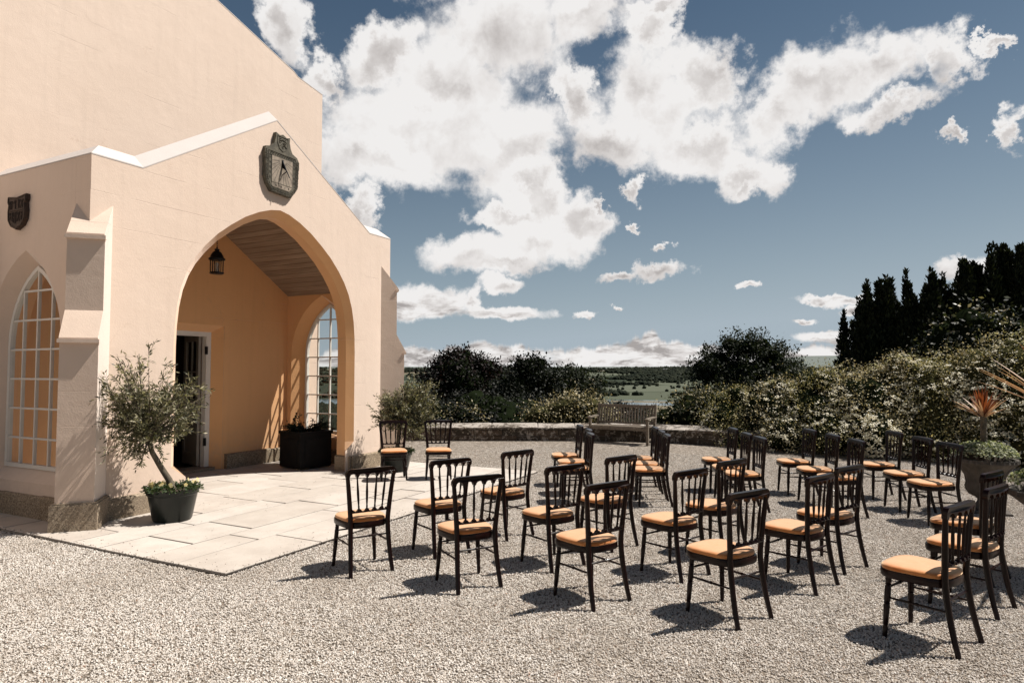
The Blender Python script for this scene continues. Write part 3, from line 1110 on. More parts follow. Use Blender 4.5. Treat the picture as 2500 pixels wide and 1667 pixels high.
e = 0.003
front = [(x, YF - e, z - 0.004) for x, z in prof]
front2 = [(x, YF - e, z + 0.010) for x, z in prof]
ridge = [(x, YF + 0.17, z + 0.165) for x, z in prof]
back2 = [(x, YF + 0.282, z + 0.025) for x, z in prof]
back = [(x, YF + 0.282, z - 0.004) for x, z in prof]
front[0] = (XL - e, YF - e, 3.986); front2[0] = (XL - e, YF - e, 4.0)
ridge[0] = (XL + 0.17, YF + 0.17, 4.155); back2[0] = (XL + 0.36, YF + 0.282, 4.0); back[0] = (XL + 0.36, YF + 0.282, 3.986)
front[-1] = (XR + e, YF - e, 3.986); front2[-1] = (XR + e, YF - e, 4.0)
ridge[-1] = (XR - 0.17, YF + 0.17, 4.155); back2[-1] = (XR - 0.36, YF + 0.282, 4.0); back[-1] = (XR - 0.36, YF + 0.282, 3.986)
for a, b in ((front, front2), (front2, ridge), (ridge, back2), (back2, back), (back, front)):
    mb.strip(a, b)
hb(mb, 'gable_coping', M_COPING)
# side wall copings
for sx, nm in ((-1, 'parapet_coping'), (1, 'parapet_coping')):
    mb = MB()
    xo = XL if sx < 0 else XR
    xi = xo - sx * 0.36
    xm = xo - sx * 0.17
    ya, yb = YF + 0.172, YB - 0.002
    A = [(xo + sx * e, YF - e, 3.986), (xo + sx * e, yb, 3.986)]
    B = [(xo + sx * e, YF - e, 4.0), (xo + sx * e, yb, 4.0)]
    Cc = [(xm, YF + 0.17, 4.155), (xm, yb, 4.155)]
    Dd = [(xi, YF + 0.282, 4.0), (xi, yb, 4.0)]
    Ee = [(xi, YF + 0.282, 3.986), (xi, yb, 3.986)]
    for a, b in ((A, B), (B, Cc), (Cc, Dd), (Dd, Ee), (Ee, A)):
        mb.strip(a, b)
    hb(mb, nm, M_COPING)


def gothic(hw, z0, zs, rise, c=0.0, n=9):
    """pointed outline, centre c, counter-clockwise from lower right"""
    cc = (rise ** 2 - hw ** 2) / (2 * hw)
    R = hw + cc
    a1 = math.atan2(rise, cc)
    right = [(c - cc + R * math.cos(a1 * i / n), zs + R * math.sin(a1 * i / n)) for i in range(n + 1)]
    left = [(2 * c - x, z) for x, z in reversed(right[:-1])]
    return [(c + hw, z0)] + right + left + [(c - hw, z0)]


WC = 8.42          # window centre along Y
W_out = gothic(0.76, 0.40, 1.92, 1.12, WC)
W_gl = gothic(0.585, 0.52, 1.95, 0.93, WC)
W_in = gothic(0.72, 0.46, 1.93, 1.08, WC)


def clip_poly(poly, fn):
    out = []
    n = len(poly)
    for i in range(n):
        a, b = poly[i], poly[(i + 1) % n]
        fa, fb = fn(a), fn(b)
        if fa >= 0:
            out.append(a)
        if (fa >= 0) != (fb >= 0):
            t = fa / (fa - fb)
            out.append((a[0] + (b[0] - a[0]) * t, a[1] + (b[1] - a[1]) * t))
    return out


def inset(poly, d):
    c = (sum(p[0] for p in poly) / len(poly), sum(p[1] for p in poly) / len(poly))
    out = []
    n = len(poly)
    for i in range(n):
        a, b, c_ = poly[i - 1], poly[i], poly[(i + 1) % n]
        d1 = Vector((b[0] - a[0], b[1] - a[1])).normalized()
        d2 = Vector((c_[0] - b[0], c_[1] - b[1])).normalized()
        n1 = Vector((-d1.y, d1.x))
        n2 = Vector((-d2.y, d2.x))
        m = (n1 + n2)
        m = m / max(0.35, m.length_squared) * 2 if m.length > 1e-6 else n1
        m = m * 0.5 * 1.0
        k = d / max(0.4, m.normalized().dot(n1))
        m = m.normalized() * k
        out.append((b[0] + m.x, b[1] + m.y))
    return out


def side_wall(sx):
    """sx -1: left wall (outside faces -X); +1: right wall"""
    xo = XL if sx < 0 else XR
    xg = xo - sx * 0.16
    xi = xo - sx * 0.40
    rect = [(YB - 0.001, 0.0), (YB - 0.001, 3.985), (YF + 0.272, 3.985), (YF + 0.272, 0.0)]
    mb = MB()

    def cap(hole, x):
        loops = [[Vector((a, b, 0)) for a, b in rect], [Vector((a, b, 0)) for a, b in hole]]
        t = tessellate_polygon(loops)
        mb.add([(x, a, b) for a, b in rect + hole], [tuple(q) for q in t], M_RENDER)
    def cap2(hole, x):
        loops = [[Vector((a, b, 0)) for a, b in rect], [Vector((a, b, 0)) for a, b in hole]]
        t = tessellate_polygon(loops)
        mb.add([(x, a, b) for a, b in rect + hole], [tuple(q) for q in t], M_INNER)
    cap(W_out, xo)
    mb.strip([(xo, a, b) for a, b in W_out], [(xg, a, b) for a, b in W_gl], M_RENDER, closed=True)
    mb.strip([(xg, a, b) for a, b in W_gl], [(xi, a, b) for a, b in W_in], M_INNER, closed=True)
    cap2(W_in, xi)
    for (a, b), (c, d) in zip(rect, rect[1:] + rect[:1]):
        mb.add([(xo, a, b), (xo, c, d), (xi, c, d), (xi, a, b)], [(0, 1, 2, 3)], M_RENDER)
    o = hb(mb, 'porch_side_wall', M_RENDER, fix=False)
    o.data.shade_smooth()
    o.data.set_sharp_from_angle(angle=rad(25))
    # the window: frame, bars and panes
    wroot_x = xg
    fr = MB()
    T = 0.045
    ins = inset(W_gl, T)
    xa, xb = xg - 0.028, xg + 0.028
    fr.strip([(xa, a, b) for a, b in W_gl], [(xa, a, b) for a, b in ins], closed=True)
    fr.strip([(xb, a, b) for a, b in W_gl], [(xb, a, b) for a, b in ins], closed=True)
    fr.strip([(xa, a, b) for a, b in ins], [(xb, a, b) for a, b in ins], closed=True)
    fr.strip([(xa, a, b) for a, b in W_gl], [(xb, a, b) for a, b in W_gl], closed=True)
    window = hb(fr, 'window', M_WHITE)
    zs = [0.52 + 0.345 * i for i in range(8)]
    ys = [WC - 0.585 + 0.2925 * i for i in range(5)]
    bars = []
    tb = 0.011
    def zspan(yy):
        c = clip_poly(clip_poly(ins, lambda p: p[0] - (yy - 0.001)), lambda p: (yy + 0.001) - p[0])
        return (min(p[1] for p in c), max(p[1] for p in c)) if c else None
    def yspan(zz):
        c = clip_poly(clip_poly(ins, lambda p: p[1] - (zz - 0.001)), lambda p: (zz + 0.001) - p[1])
        return (min(p[0] for p in c), max(p[0] for p in c)) if c else None
    for yy in ys[1:4]:
        a, b = zspan(yy)
        q = MB()
        q.box(xg - 0.017, xg + 0.017, yy - tb, yy + tb, a - 0.01, b + 0.012)
        hb(q, 'glazing_bar', M_WHITE, window)
    for zz in zs[1:7]:
        a, b = yspan(zz)
        q = MB()
        q.box(xg - 0.014, xg + 0.014, a - 0.01, b + 0.01, zz - tb, zz + tb)
        hb(q, 'glazing_bar', M_WHITE, window)
    for i in range(4):
        for j in range(7):
            cell = clip_poly(ins, lambda p: p[0] - (ys[i] + 0.002))
            cell = clip_poly(cell, lambda p: (ys[i + 1] - 0.002) - p[0]) if cell else cell
            z0, z1 = zs[j], zs[j + 1]
            cell = clip_poly(cell, lambda p: p[1] - z0 - 0.002) if cell else cell
            cell = clip_poly(cell, lambda p: z1 - 0.002 - p[1]) if cell else cell
            if len(cell) < 3:
                continue
            if max(p[0] for p in cell) - min(p[0] for p in cell) < 0.02 or max(p[1] for p in cell) - min(p[1] for p in cell) < 0.02:
                continue
            q = MB()
            w = 0.002
            tilt = random.uniform(-0.0012, 0.0012)
            k = len(cell)
            q.add([(xg + tilt, a, b) for a, b in cell], [tuple(range(k))])
            hb(q, 'pane', M_GLASS, window, fix=False)
    return window


wl = side_wall(-1)
wr = side_wall(1)

# back of the porch = face of the main gable wall, with the doorway
MX0, MX1 = -9.0, 9.78
DX0, DX1, DZ = 6.10, 7.56, 2.40     # splayed opening at the face
EX0, EX1, EZ = 6.22, 7.44, 2.29     # at the frame
rake = [(MX1, 0.0), (MX1, 7.17), (9.12, 7.27), (9.02, 7.33), (1.0, 9.68), (-7.4, 7.2), (MX0, 7.17), (MX0, 0.0)]
mb = MB()
door_hole = [(DX1, 0.0), (DX1, DZ), (DX0, DZ), (DX0, 0.0)]
polym = rake + [(DX0, 0.0), (DX0, DZ), (DX1, DZ), (DX1, 0.0)]
tr = tessellate_polygon([[Vector((a, b, 0)) for a, b in polym]])
mb.add([(a, YB, b) for a, b in polym], [tuple(t) for t in tr], M_RENDER)
lin = [(8.951, 0.0), (8.951, 3.04), (6.75, 4.45), (4.549, 3.04), (4.549, 0.0)] + [(DX0, 0.0), (DX0, DZ), (DX1, DZ), (DX1, 0.0)]
tr = tessellate_polygon([[Vector((a, b, 0)) for a, b in lin]])
mb.add([(a, YB - 0.004, b) for a, b in lin], [tuple(t) for t in tr], M_INNER)
mb.strip([(DX1, YB, 0), (DX1, YB, DZ), (DX0, YB, DZ), (DX0, YB, 0)], [(EX1, YB + 0.16, 0), (EX1, YB + 0.16, EZ), (EX0, YB + 0.16, EZ), (EX0, YB + 0.16, 0)], M_INNER)
mb.strip([(EX1, YB + 0.16, 0), (EX1, YB + 0.16, EZ), (EX0, YB + 0.16, EZ), (EX0, YB + 0.16, 0)], [(EX1, YB + 0.45, 0), (EX1, YB + 0.45, EZ), (EX0, YB + 0.45, EZ), (EX0, YB + 0.45, 0)], M_RENDER)
polyn = rake + [(EX0, 0.0), (EX0, EZ), (EX1, EZ), (EX1, 0.0)]
tr = tessellate_polygon([[Vector((a, b, 0)) for a, b in polyn]])
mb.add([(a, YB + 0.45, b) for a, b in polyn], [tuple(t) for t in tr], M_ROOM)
for (a, b), (c, d) in zip(rake, rake[1:]):
    mb.add([(a, YB, b), (c, YB, d), (c, YB + 0.45, d), (a, YB + 0.45, b)], [(0, 1, 2, 3)], M_RENDER)
hb(mb, 'gable_wall', M_RENDER, fix=False)
mb = MB()
pr = rake[1:-1]
f1 = [(x, YB - 0.003, z - 0.004) for x, z in pr]
f2 = [(x, YB - 0.003, z + 0.012) for x, z in pr]
rd = [(x, YB + 0.20, z + 0.13) for x, z in pr]
b2 = [(x, YB + 0.46, z + 0.022) for x, z in pr]
b1 = [(x, YB + 0.46, z - 0.004) for x, z in pr]
for a, b in ((f1, f2), (f2, rd), (rd, b2), (b2, b1), (b1, f1)):
    mb.strip(a, b)
hb(mb, 'gable_coping', M_COPING)
# flank and rear walls, roof
mb = MB()
mb.box(MX1 - 0.45, MX1, YB + 0.452, 20.0, 0.0, 6.1)
hb(mb, 'flank_wall', M_RENDER)
mb = MB()
mb.box(MX0, MX0 + 0.45, YB + 0.452, 20.0, 0.0, 6.1)
hb(mb, 'flank_wall', M_RENDER)
mb = MB()
mb.box(MX0 + 0.451, MX1 - 0.451, 19.55, 20.0, 0.0, 7.2)
hb(mb, 'rear_wall', M_RENDER)
mb = MB()
mb.prism([(MX1 + 0.12, 6.12), (MX1 + 0.12, 6.24), (1.0, 9.45), (MX0 - 0.12, 6.24), (MX0 - 0.12, 6.12), (1.0, 9.30)], lambda a, b, w: (a, YB + 0.47 + w, b), 10.4)
hb(mb, 'roof', M_SLATE)
mb = MB()
mb.box(5.0, 8.6, YB + 0.46, 13.2, 0.0, 0.012)
mb.box(5.0, 5.02, YB + 0.46, 13.2, 0.012, 3.0)
mb.box(8.58, 8.6, YB + 0.46, 13.2, 0.012, 3.0)
mb.box(5.0, 8.6, 13.2, 13.22, 0.012, 3.0)
mb.box(5.0, 8.6, YB + 0.46, 13.2, 3.0, 3.02)
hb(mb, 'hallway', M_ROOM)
# eaves gutter end that peeps past the gable
mb = MB()
mb.tube([(MX1 + 0.012, YB + 0.20, 6.20), (MX1 + 0.10, YB + 0.20, 6.17)], [0.085, 0.02], 8)
hb(mb, 'eaves_bracket', simple('rusty_bracket', (0.30, 0.12, 0.05), 0.8))

# porch ceiling boards on both slopes, roof above
zr, ze = 4.43, 3.03
xe_r, xe_l, xr_ = 8.95, 4.55, 6.75
for sx in (1, -1):
    xe = xe_r if sx > 0 else xe_l
    nb = 22
    dvec = Vector((xe - xr_, 0, ze - zr))
    Ln = dvec.length
    dvec.normalize()
    nvec = Vector((-dvec.z * sx, 0, abs(dvec.x))) if sx > 0 else Vector((dvec.z, 0, abs(dvec.x)))
    nvec = Vector((abs(dvec.z) * sx, 0, abs(dvec.x)))
    for k in range(nb):
        a = Ln * (k + 0.03) / nb
        b = Ln * (k + 0.97) / nb
        z_j = random.uniform(-0.002, 0.002)
        mb = MB()
        p0 = Vector((xr_, 0, zr)) + dvec * a
        p1 = Vector((xr_, 0, zr)) + dvec * b
        q = 0.018
        y0, y1 = YF + 0.272, YB - 0.003
        mb.hexa([(p0.x, y0, p0.z), (p1.x, y0, p1.z), (p1.x, y1, p1.z), (p0.x, y1, p0.z),
                 (p0.x + nvec.x * q, y0, p0.z + nvec.z * q), (p1.x + nvec.x * q, y0, p1.z + nvec.z * q), (p1.x + nvec.x * q, y1, p1.z + nvec.z * q), (p0.x + nvec.x * q, y1, p0.z + nvec.z * q)])
        o = hb(mb, 'ceiling_plank', M_CEIL)
mb = MB()
mb.prism([(9.0, 3.055), (9.0, 3.95), (8.72, 3.97), (6.75, 5.12), (4.78, 3.97), (4.5, 3.95), (4.5, 3.055), (6.75, 4.49)], lambda a, b, w: (a, YF + 0.273 + w, b), YB - YF - 0.277)
hb(mb, 'porch_roof', M_SLATE)

# door frame, open glazed leaf, threshold
frm = MB()
fy0, fy1 = YB + 0.17, YB + 0.27
frm.box(EX1 - 0.085, EX1, fy0, fy1, 0.03, EZ)
frm.box(EX0, EX0 + 0.085, fy0, fy1, 0.03, EZ)
frm.box(EX0 + 0.0852, EX1 - 0.0852, fy0, fy1, EZ - 0.075, EZ)
hb(frm, 'door_frame', M_WHITE)
mb = MB()
mb.box(EX0, EX1, YB + 0.02, YB + 0.40, 0.032, 0.075)
hb(mb, 'threshold', M_GRANITE)
# leaf is hinged on the right jamb and stands open inward
hx, hy = EX1 - 0.10, YB + 0.275
la = rad(74)
lu = Vector((math.cos(la), math.sin(la), 0))
lt = Vector((-lu.y, lu.x, 0))
LW, LH = 0.62, EZ - 0.13


def leaf_box(mb, u0, u1, z0, z1, t0, t1):
    p = []
    for z in (z0, z1):
        for (u, t) in ((u0, t0), (u1, t0), (u1, t1), (u0, t1)):
            q = Vector((hx, hy, 0)) + lu * u + lt * t
            p.append((q.x, q.y, z))
    mb.hexa(p)


dm = MB()
b0 = 0.09
leaf_box(dm, 0, 0.095, b0, b0 + LH, 0, 0.042)
leaf_box(dm, LW - 0.095, LW, b0, b0 + LH, 0, 0.042)
for z0, z1 in ((b0, b0 + 0.20), (b0 + 0.86, b0 + 1.0), (b0 + LH - 0.11, b0 + LH)):
    leaf_box(dm, 0.0952, LW - 0.0952, z0, z1, 0.001, 0.041)
M_DOOR = simple('shaded_door_paint', (0.21, 0.18, 0.145), 0.4, var=0.08)  # white leaf darkened: shade of the doorway put into its colour
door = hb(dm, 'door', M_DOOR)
pm = MB()
leaf_box(pm, 0.096, LW - 0.096, b0 + 0.201, b0 + 0.859, 0.012, 0.030)
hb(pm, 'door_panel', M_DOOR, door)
bm_ = MB()
leaf_box(bm_, LW / 2 - 0.012, LW / 2 + 0.012, b0 + 1.001, b0 + LH - 0.111, 0.006, 0.036)
leaf_box(bm_, 0.097, LW - 0.097, b0 + 1.53, b0 + 1.553, 0.008, 0.034)
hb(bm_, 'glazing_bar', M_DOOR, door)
for u0, u1 in ((0.097, LW / 2 - 0.013), (LW / 2 + 0.013, LW - 0.097)):
    for z0, z1 in ((b0 + 1.001, b0 + 1.529), (b0 + 1.554, b0 + LH - 0.112)):
        q = MB()
        leaf_box(q, u0, u1, z0, z1, 0.019, 0.022)
        hb(q, 'pane', M_GLASS, door)
for z in (0.42, 1.92):
    q = MB()
    q.box(EX1 - 0.115, EX1 - 0.065, YB + 0.155, YB + 0.168, z, z + 0.13)
    hb(q, 'hinge', M_IRON, door)
q = MB()
q.ball((EX0 + 0.05, YB + 0.14, 1.05), 0.03, n=10, m=7)
hb(q, 'door_knob', simple('brass', (0.5, 0.33, 0.12), 0.3, metal=0.9), smooth=True)


# diagonal buttresses
def buttress(cx, cy, ux, uy):
    """corner point, outward unit direction"""
    u = Vector((ux, uy, 0)).normalized()
    w = Vector((-u.y, u.x, 0))
    hw = 0.175

    def P(d, s_, z):
        q = Vector((cx, cy, 0)) + u * d + w * s_
        return (q.x, q.y, z)
    mb = MB()
    back = -0.10 - hw
    d1, d2 = 0.235, 0.10
    # side outline (distance out, height): stages with sloping weatherings that oversail as drips
    prof = [(d1, 0.0), (d1, 1.935), (d1 + 0.025, 1.945), (d1 + 0.025, 1.99), (d2, 2.285), (d2, 3.04), (d2 + 0.022, 3.05), (d2 + 0.022, 3.10), (-0.32, 3.66), (back - 0.06, 3.66), (back - 0.06, 0.0)]
    L = [P(d, -hw - (0.0), z) for d, z in prof]
    Rr = [P(d, hw, z) for d, z in prof]
    tr = tessellate_polygon([[Vector((a, b, 0)) for a, b in prof]])
    n = len(prof)
    fs = [tuple(t) for t in tr] + [tuple(n + k for k in reversed(t)) for t in tr]
    for k in range(n):
        fs.append((k, (k + 1) % n, n + (k + 1) % n, n + k))
    mb.add(L + Rr, fs)
    o = hb(mb, 'buttress', M_RENDER)
    # projecting drips at the foot of each weathering
    for dd, z in ((d1, 1.94), (d2, 3.045)):
        q = MB()
        q.cbox(Vector((cx, cy, z + 0.018)) + u * (dd + 0.008), u * 0.026, w * (hw + 0.014), Vector((0, 0, 0.02)))
        hb(q, 'drip_mould', M_RENDER, o)
    q = MB()
    c = Vector((cx, cy, 0)) + u * 0.04
    q.cbox(c + Vector((0, 0, 0.145)), u * 0.235, w * 0.215, Vector((0, 0, 0.145)))
    # chamfer the granite foot by hand: a smaller lid on top
    q.cbox(c + Vector((0, 0, 0.299)), u * 0.222, w * 0.202, Vector((0, 0, 0.009)))
    hb(q, 'plinth_block', M_GRANITE, o)
    return o


buttress(XL, YF, -1, -1)
buttress(XR, YF, 1, -1)


# granite plinth blocks
def plinth_run(p, q, nrm, h=0.27, th=0.045, n=3, seed=0):
    rr = random.Random(seed)
    p, q = Vector((*p, 0)), Vector((*q, 0))
    nrm = Vector((*nrm, 0)).normalized()
    L = (q - p).length
    cuts = [0.0] + sorted(rr.uniform(0.15, 0.85) if n == 2 else (k + rr.uniform(-0.2, 0.2)) / n for k in range(1, n)) + [1.0]
    for a, b in zip(cuts, cuts[1:]):
        A = p + (q - p) * a + (q - p).normalized() * 0.004
        B = p + (q - p) * b - (q - p).normalized() * 0.004
        t = th + rr.uniform(-0.006, 0.006)
        hh = h + rr.uniform(-0.012, 0.012)
        mb = MB()
        c = 0.022
        pts = [A, B, B + nrm * t, A + nrm * t]
        vs = [(v.x, v.y, 0.0) for v in pts]
        vs += [(A.x, A.y, hh), (B.x, B.y, hh), (B + nrm * (t - c)).to_tuple()[:2] + (hh,), (A + nrm * (t - c)).to_tuple()[:2] + (hh,)]
        vs += [(B + nrm * t).to_tuple()[:2] + (hh - c,), (A + nrm * t).to_tuple()[:2] + (hh - c,)]
        mb.add(vs, [(0, 3, 2, 1), (4, 5, 6, 7), (7, 6, 8, 9), (9, 8, 2, 3), (0, 1, 5, 4), (1, 2, 8, 6, 5), (3, 0, 4, 7, 9)])
        hb(mb, 'plinth_block', M_GRANITE)


plinth_run((XL, 9.24), (XL, 7.36), (-1, 0), n=3, seed=1)
plinth_run((4.36, YF), (5.25, YF), (0, -1), n=2, seed=2)
plinth_run((8.35, YF), (9.15, YF), (0, -1), n=2, seed=3)
plinth_run((5.27, YF - 0.03), (5.27, YF + 0.29), (1, 0), n=1, seed=4, th=0.03)
plinth_run((8.33, YF - 0.03), (8.33, YF + 0.29), (-1, 0), n=1, seed=5, th=0.03)
plinth_run((7.60, YB), (8.94, YB), (0, -1), n=2, seed=6, th=0.07)
plinth_run((4.56, YB), (6.07, YB), (0, -1), n=2, seed=7, th=0.07)
plinth_run((8.95, YB - 0.075), (8.95, YF + 0.28), (-1, 0), n=3, seed=8)
plinth_run((4.55, YB - 0.075), (4.55, YF + 0.28), (1, 0), n=3, seed=9)
plinth_run((XR, 9.24), (XR, 7.4), (1, 0), n=3, seed=10)
plinth_run((9.36, YB), (9.80, YB), (0, -1), n=1, seed=12)
plinth_run((MX0, YB), (4.1, YB), (0, -1), n=14, seed=13)

# ------------------------------------------------------------------ low terrace wall with coping stones
def wall_at(t):
    """point and tangent along the terrace wall, t in metres"""
    acc = 0
    for a, b in zip(WALL, WALL[1:]):
        L = math.hypot(b[0] - a[0], b[1] - a[1])
        if t <= acc + L:
            k = (t - acc) / L
            return Vector((a[0] + (b[0] - a[0]) * k, a[1] + (b[1] - a[1]) * k, 0)), Vector((b[0] - a[0], b[1] - a[1], 0)).normalized()
        acc += L
    return Vector((*WALL[-1], 0)), Vector((0, -1, 0))


wl_len = sum(math.hypot(b[0] - a[0], b[1] - a[1]) for a, b in zip(WALL, WALL[1:]))
twall = empty('terrace_wall', (WALL[0][0], WALL[0][1], 0))
tag(twall, 'low lichen-spotted stone terrace wall with flat coping at the far edge of the gravel', 'wall')
TO = Vector((WALL[0][0], WALL[0][1], 0))


def wseg(t0, t1, off0, off1, z0, z1, name, jit=0.0, slope=0.0):
    p0, d0 = wall_at(t0)
    p1, d1 = wall_at(t1)
    n0 = Vector((-d0.y, d0.x, 0))
    n1 = Vector((-d1.y, d1.x, 0))
    # n points to the far side (away from the yard)
    rr = random.uniform
    mb = MB()
    a, b, c, d = p0 + n0 * off0, p1 + n1 * off0, p1 + n1 * off1, p0 + n0 * off1
    ch = 0.012
    j = [rr(-jit, jit) for _ in range(4)]
    ft = [(a.x, a.y), (b.x, b.y), (c.x, c.y), (d.x, d.y)]
    cx = sum(q[0] for q in ft) / 4
    cy = sum(q[1] for q in ft) / 4
    vs = [(x, y, z0) for x, y in ft]
    zt = [z1 + j[0], z1 + j[1], z1 + slope + j[2], z1 + slope + j[3]]
    vs += [(x, y, z - ch) for (x, y), z in zip(ft, zt)]
    vs += [(x + (cx - x) * 0.05, y + (cy - y) * 0.05, z) for (x, y), z in zip(ft, zt)]
    mb.add(vs, [(0, 3, 2, 1), (0, 1, 5, 4), (1, 2, 6, 5), (2, 3, 7, 6), (3, 0, 4, 7), (4, 5, 9, 8), (5, 6, 10, 9), (6, 7, 11, 10), (7, 4, 8, 11), (8, 9, 10, 11)])
    mb.v = [(v[0] - TO.x, v[1] - TO.y, v[2]) for v in mb.v]
    return mb.build(name, M_OLDSTONE, twall)


# n must point away from the camera: check once
p_, d_ = wall_at(6.0)
NS = 1 if Vector((-d_.y, d_.x, 0)).x > 0 else -1
if NS < 0:
    WALL_FLIP = True
t = 0.0
k = 0
while t < wl_len - 0.1:
    L = random.uniform(0.7, 1.15)
    t1 = min(wl_len, t + L)
    wseg(t + 0.005, t1 - 0.005, -0.055 * NS, 0.42 * NS, 0.265, 0.32, 'coping_stone', 0.006, 0.07)
    t = t1
for z0, z1 in ((-0.02, 0.12), (0.126, 0.258)):
    t = random.uniform(0, 0.2)
    while t < wl_len - 0.05:
        L = random.uniform(0.32, 0.72)
        t1 = min(wl_len, t + L)
        wseg(t + 0.005, t1 - 0.005, random.uniform(-0.012, 0.01) * NS, 0.36 * NS, z0, z1, 'wall_stone', 0.004)
        t = t1
#---PLANTS---
# ------------------------------------------------------------------ vegetation
def put(px, d, z=0.0):
    """a place at bearing of image pixel column px and distance d"""
    k = 2500 / 2352
    a = YAW - math.atan((px * k - 1250) / 1600)
    return (d * math.cos(a), d * math.sin(a), z)


def zpx(py, d, px=1176):
    k = 2500 / 2352
    # height of something seen at image pixel row py, at ground distance d
    x = px * k - 1250
    c = 1600 * math.cos(PITCH) - (833.5 - py * k) * math.sin(PITCH)
    u = 1600 * math.sin(PITCH) + (833.5 - py * k) * math.cos(PITCH)
    return 1.65 + d * u / math.hypot(c, x)


def rebase(o, loc):
    """children were built in world coordinates"""
    for ch in o.children:
        ch.data.transform(Matrix.Translation(-Vector(loc)))


def make_tree(name, label, cat, px, d, lobes, n, size, mats, trunk_r=0.3, bark=M_DKBARK, shell=0.5, clump=0.35, nclump=300, core=0.0, group=None, seed=1, probs=None, core_mat=None, aspect=0.6, limbs=True, up=0.4):
    """lobes: (image pixel column, image pixel row of centre, depth offset, rx m, ry m, rz m)"""
    x, y, _ = put(px, d)
    gz = land_z(x, y) if x > 14 else 0.0
    root = empty(name, (x, y, gz))
    tag(root, label, cat, group)
    L = []
    for (lx, ly, dd, rx, ry, rz) in lobes:
        q = put(lx, d + dd)
        L.append((q[0], q[1], zpx(ly, d + dd, lx), rx, ry, rz))
    mb = MB()
    top = max(l[2] for l in L)
    base = Vector((x, y, gz - 0.1))
    hub = Vector((x, y, gz + (top - gz) * 0.45))
    mb.tube([base, base.lerp(hub, 0.5) + Vector((0.1, 0.05, 0)), hub], [trunk_r, trunk_r * 0.8, trunk_r * 0.65], 9)
    if limbs:
        for i, l in enumerate(L):
            c = Vector(l[:3])
            for s_ in range(3):
                dr = Vector(rdir(1)[0])
                tip = c + Vector((dr.x * l[3], dr.y * l[4], abs(dr.z) * l[5])) * 0.75
                mid = hub.lerp(tip, 0.5) + Vector((0, 0, -0.1 * (tip - hub).length))
                mb.tube([hub, mid, tip], [trunk_r * 0.35, trunk_r * 0.2, trunk_r * 0.05], 5)
    mb.build('trunk', bark, root, smooth=True)
    foliage('crown', L, n, size, mats, root, shell=shell, clump=clump, nclump=nclump, seed=seed, probs=probs, aspect=aspect, up=up)
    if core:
        core_blob('shadow_core', L, core, core_mat or M_CORE, root, seed)  # dark filler painted as the shade inside the crown
    rebase(root, (x, y, gz))
    return root


# trees beyond the terrace wall
make_tree('copper_beech', 'dark purple-red domed copper beech beyond the wall, right of the porch', 'tree', 1072, 46,
          [(1055, 880, 0, 2.6, 2.6, 2.2), (1010, 920, 0, 2.2, 2.2, 2.2), (1120, 900, 0.5, 2.2, 2.2, 2.1), (1060, 830, 0.5, 1.3, 1.3, 1.0), (1105, 848, 0, 1.0, 1.2, 0.8), (1020, 860, 0, 1.3, 1.3, 1.2), (1070, 960, 0, 3.2, 3, 2.0)],
          22000, 0.20, [M_BEECH, M_SHADELEAF], 0.4, core=0.8, nclump=900, clump=0.22, seed=3, probs=[0.6, 0.4])
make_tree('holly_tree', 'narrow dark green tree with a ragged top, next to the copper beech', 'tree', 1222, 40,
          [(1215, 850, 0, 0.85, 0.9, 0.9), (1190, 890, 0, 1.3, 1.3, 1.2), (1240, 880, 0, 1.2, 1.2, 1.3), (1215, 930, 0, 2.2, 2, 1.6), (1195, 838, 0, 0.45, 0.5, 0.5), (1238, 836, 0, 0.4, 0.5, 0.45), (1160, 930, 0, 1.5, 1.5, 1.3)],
          16000, 0.17, [M_DARKLEAF, M_SHADELEAF], 0.3, core=0.72, nclump=600, clump=0.2, seed=4, probs=[0.6, 0.4])
make_tree('thorn_tree', 'open-branched dark tree between the ragged tree and the bench', 'tree', 1335, 42,
          [(1300, 880, 0, 1.2, 1.2, 0.9), (1345, 878, 0, 1.2, 1.3, 0.8), (1290, 930, 0, 1.6, 1.6, 1.2), (1335, 925, 0, 1.3, 1.5, 1.0), (1362, 905, 0, 0.7, 0.9, 0.6), (1310, 850, 0, 0.5, 0.5, 0.4)],
          7000, 0.17, [M_OAK], 0.25, core=0.0, nclump=350, clump=0.2, seed=5)
make_tree('oak_tree', 'broad dome-shaped oak with sky showing through its branches', 'tree', 1715, 60,
          [(1715, 800, 0, 2.6, 2.6, 1.6), (1650, 830, 0, 2.2, 2.2, 1.5), (1770, 825, 0, 2.2, 2.2, 1.6), (1705, 850, 0, 3.8, 3.5, 1.8), (1620, 860, 0, 1.6, 1.8, 1.2), (1800, 860, 0, 1.6, 1.8, 1.2), (1606, 838, 0, 1.0, 1.1, 0.35), (1640, 815, 0, 0.9, 1.0, 0.5), (1820, 838, 0, 0.8, 1.0, 0.4), (1680, 790, 0, 1.5, 1.5, 1.0), (1750, 790, 0, 1.5, 1.5, 1.0), (1700, 900, 0, 4.2, 3.5, 1.8)],
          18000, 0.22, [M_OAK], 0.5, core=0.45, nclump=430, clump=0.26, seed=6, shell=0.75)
make_tree('field_maple', 'low rounded dark tree touching the right side of the domed oak', 'tree', 1838, 54,
          [(1838, 872, 0, 1.3, 1.4, 1.1), (1860, 890, 0, 1.0, 1.2, 0.9), (1815, 885, 0, 1.3, 1.3, 1.0)], 5000, 0.19, [M_OAK], 0.25, core=0.6, nclump=200, clump=0.2, seed=7)

# low bushes just behind the wall
bush_n = 0


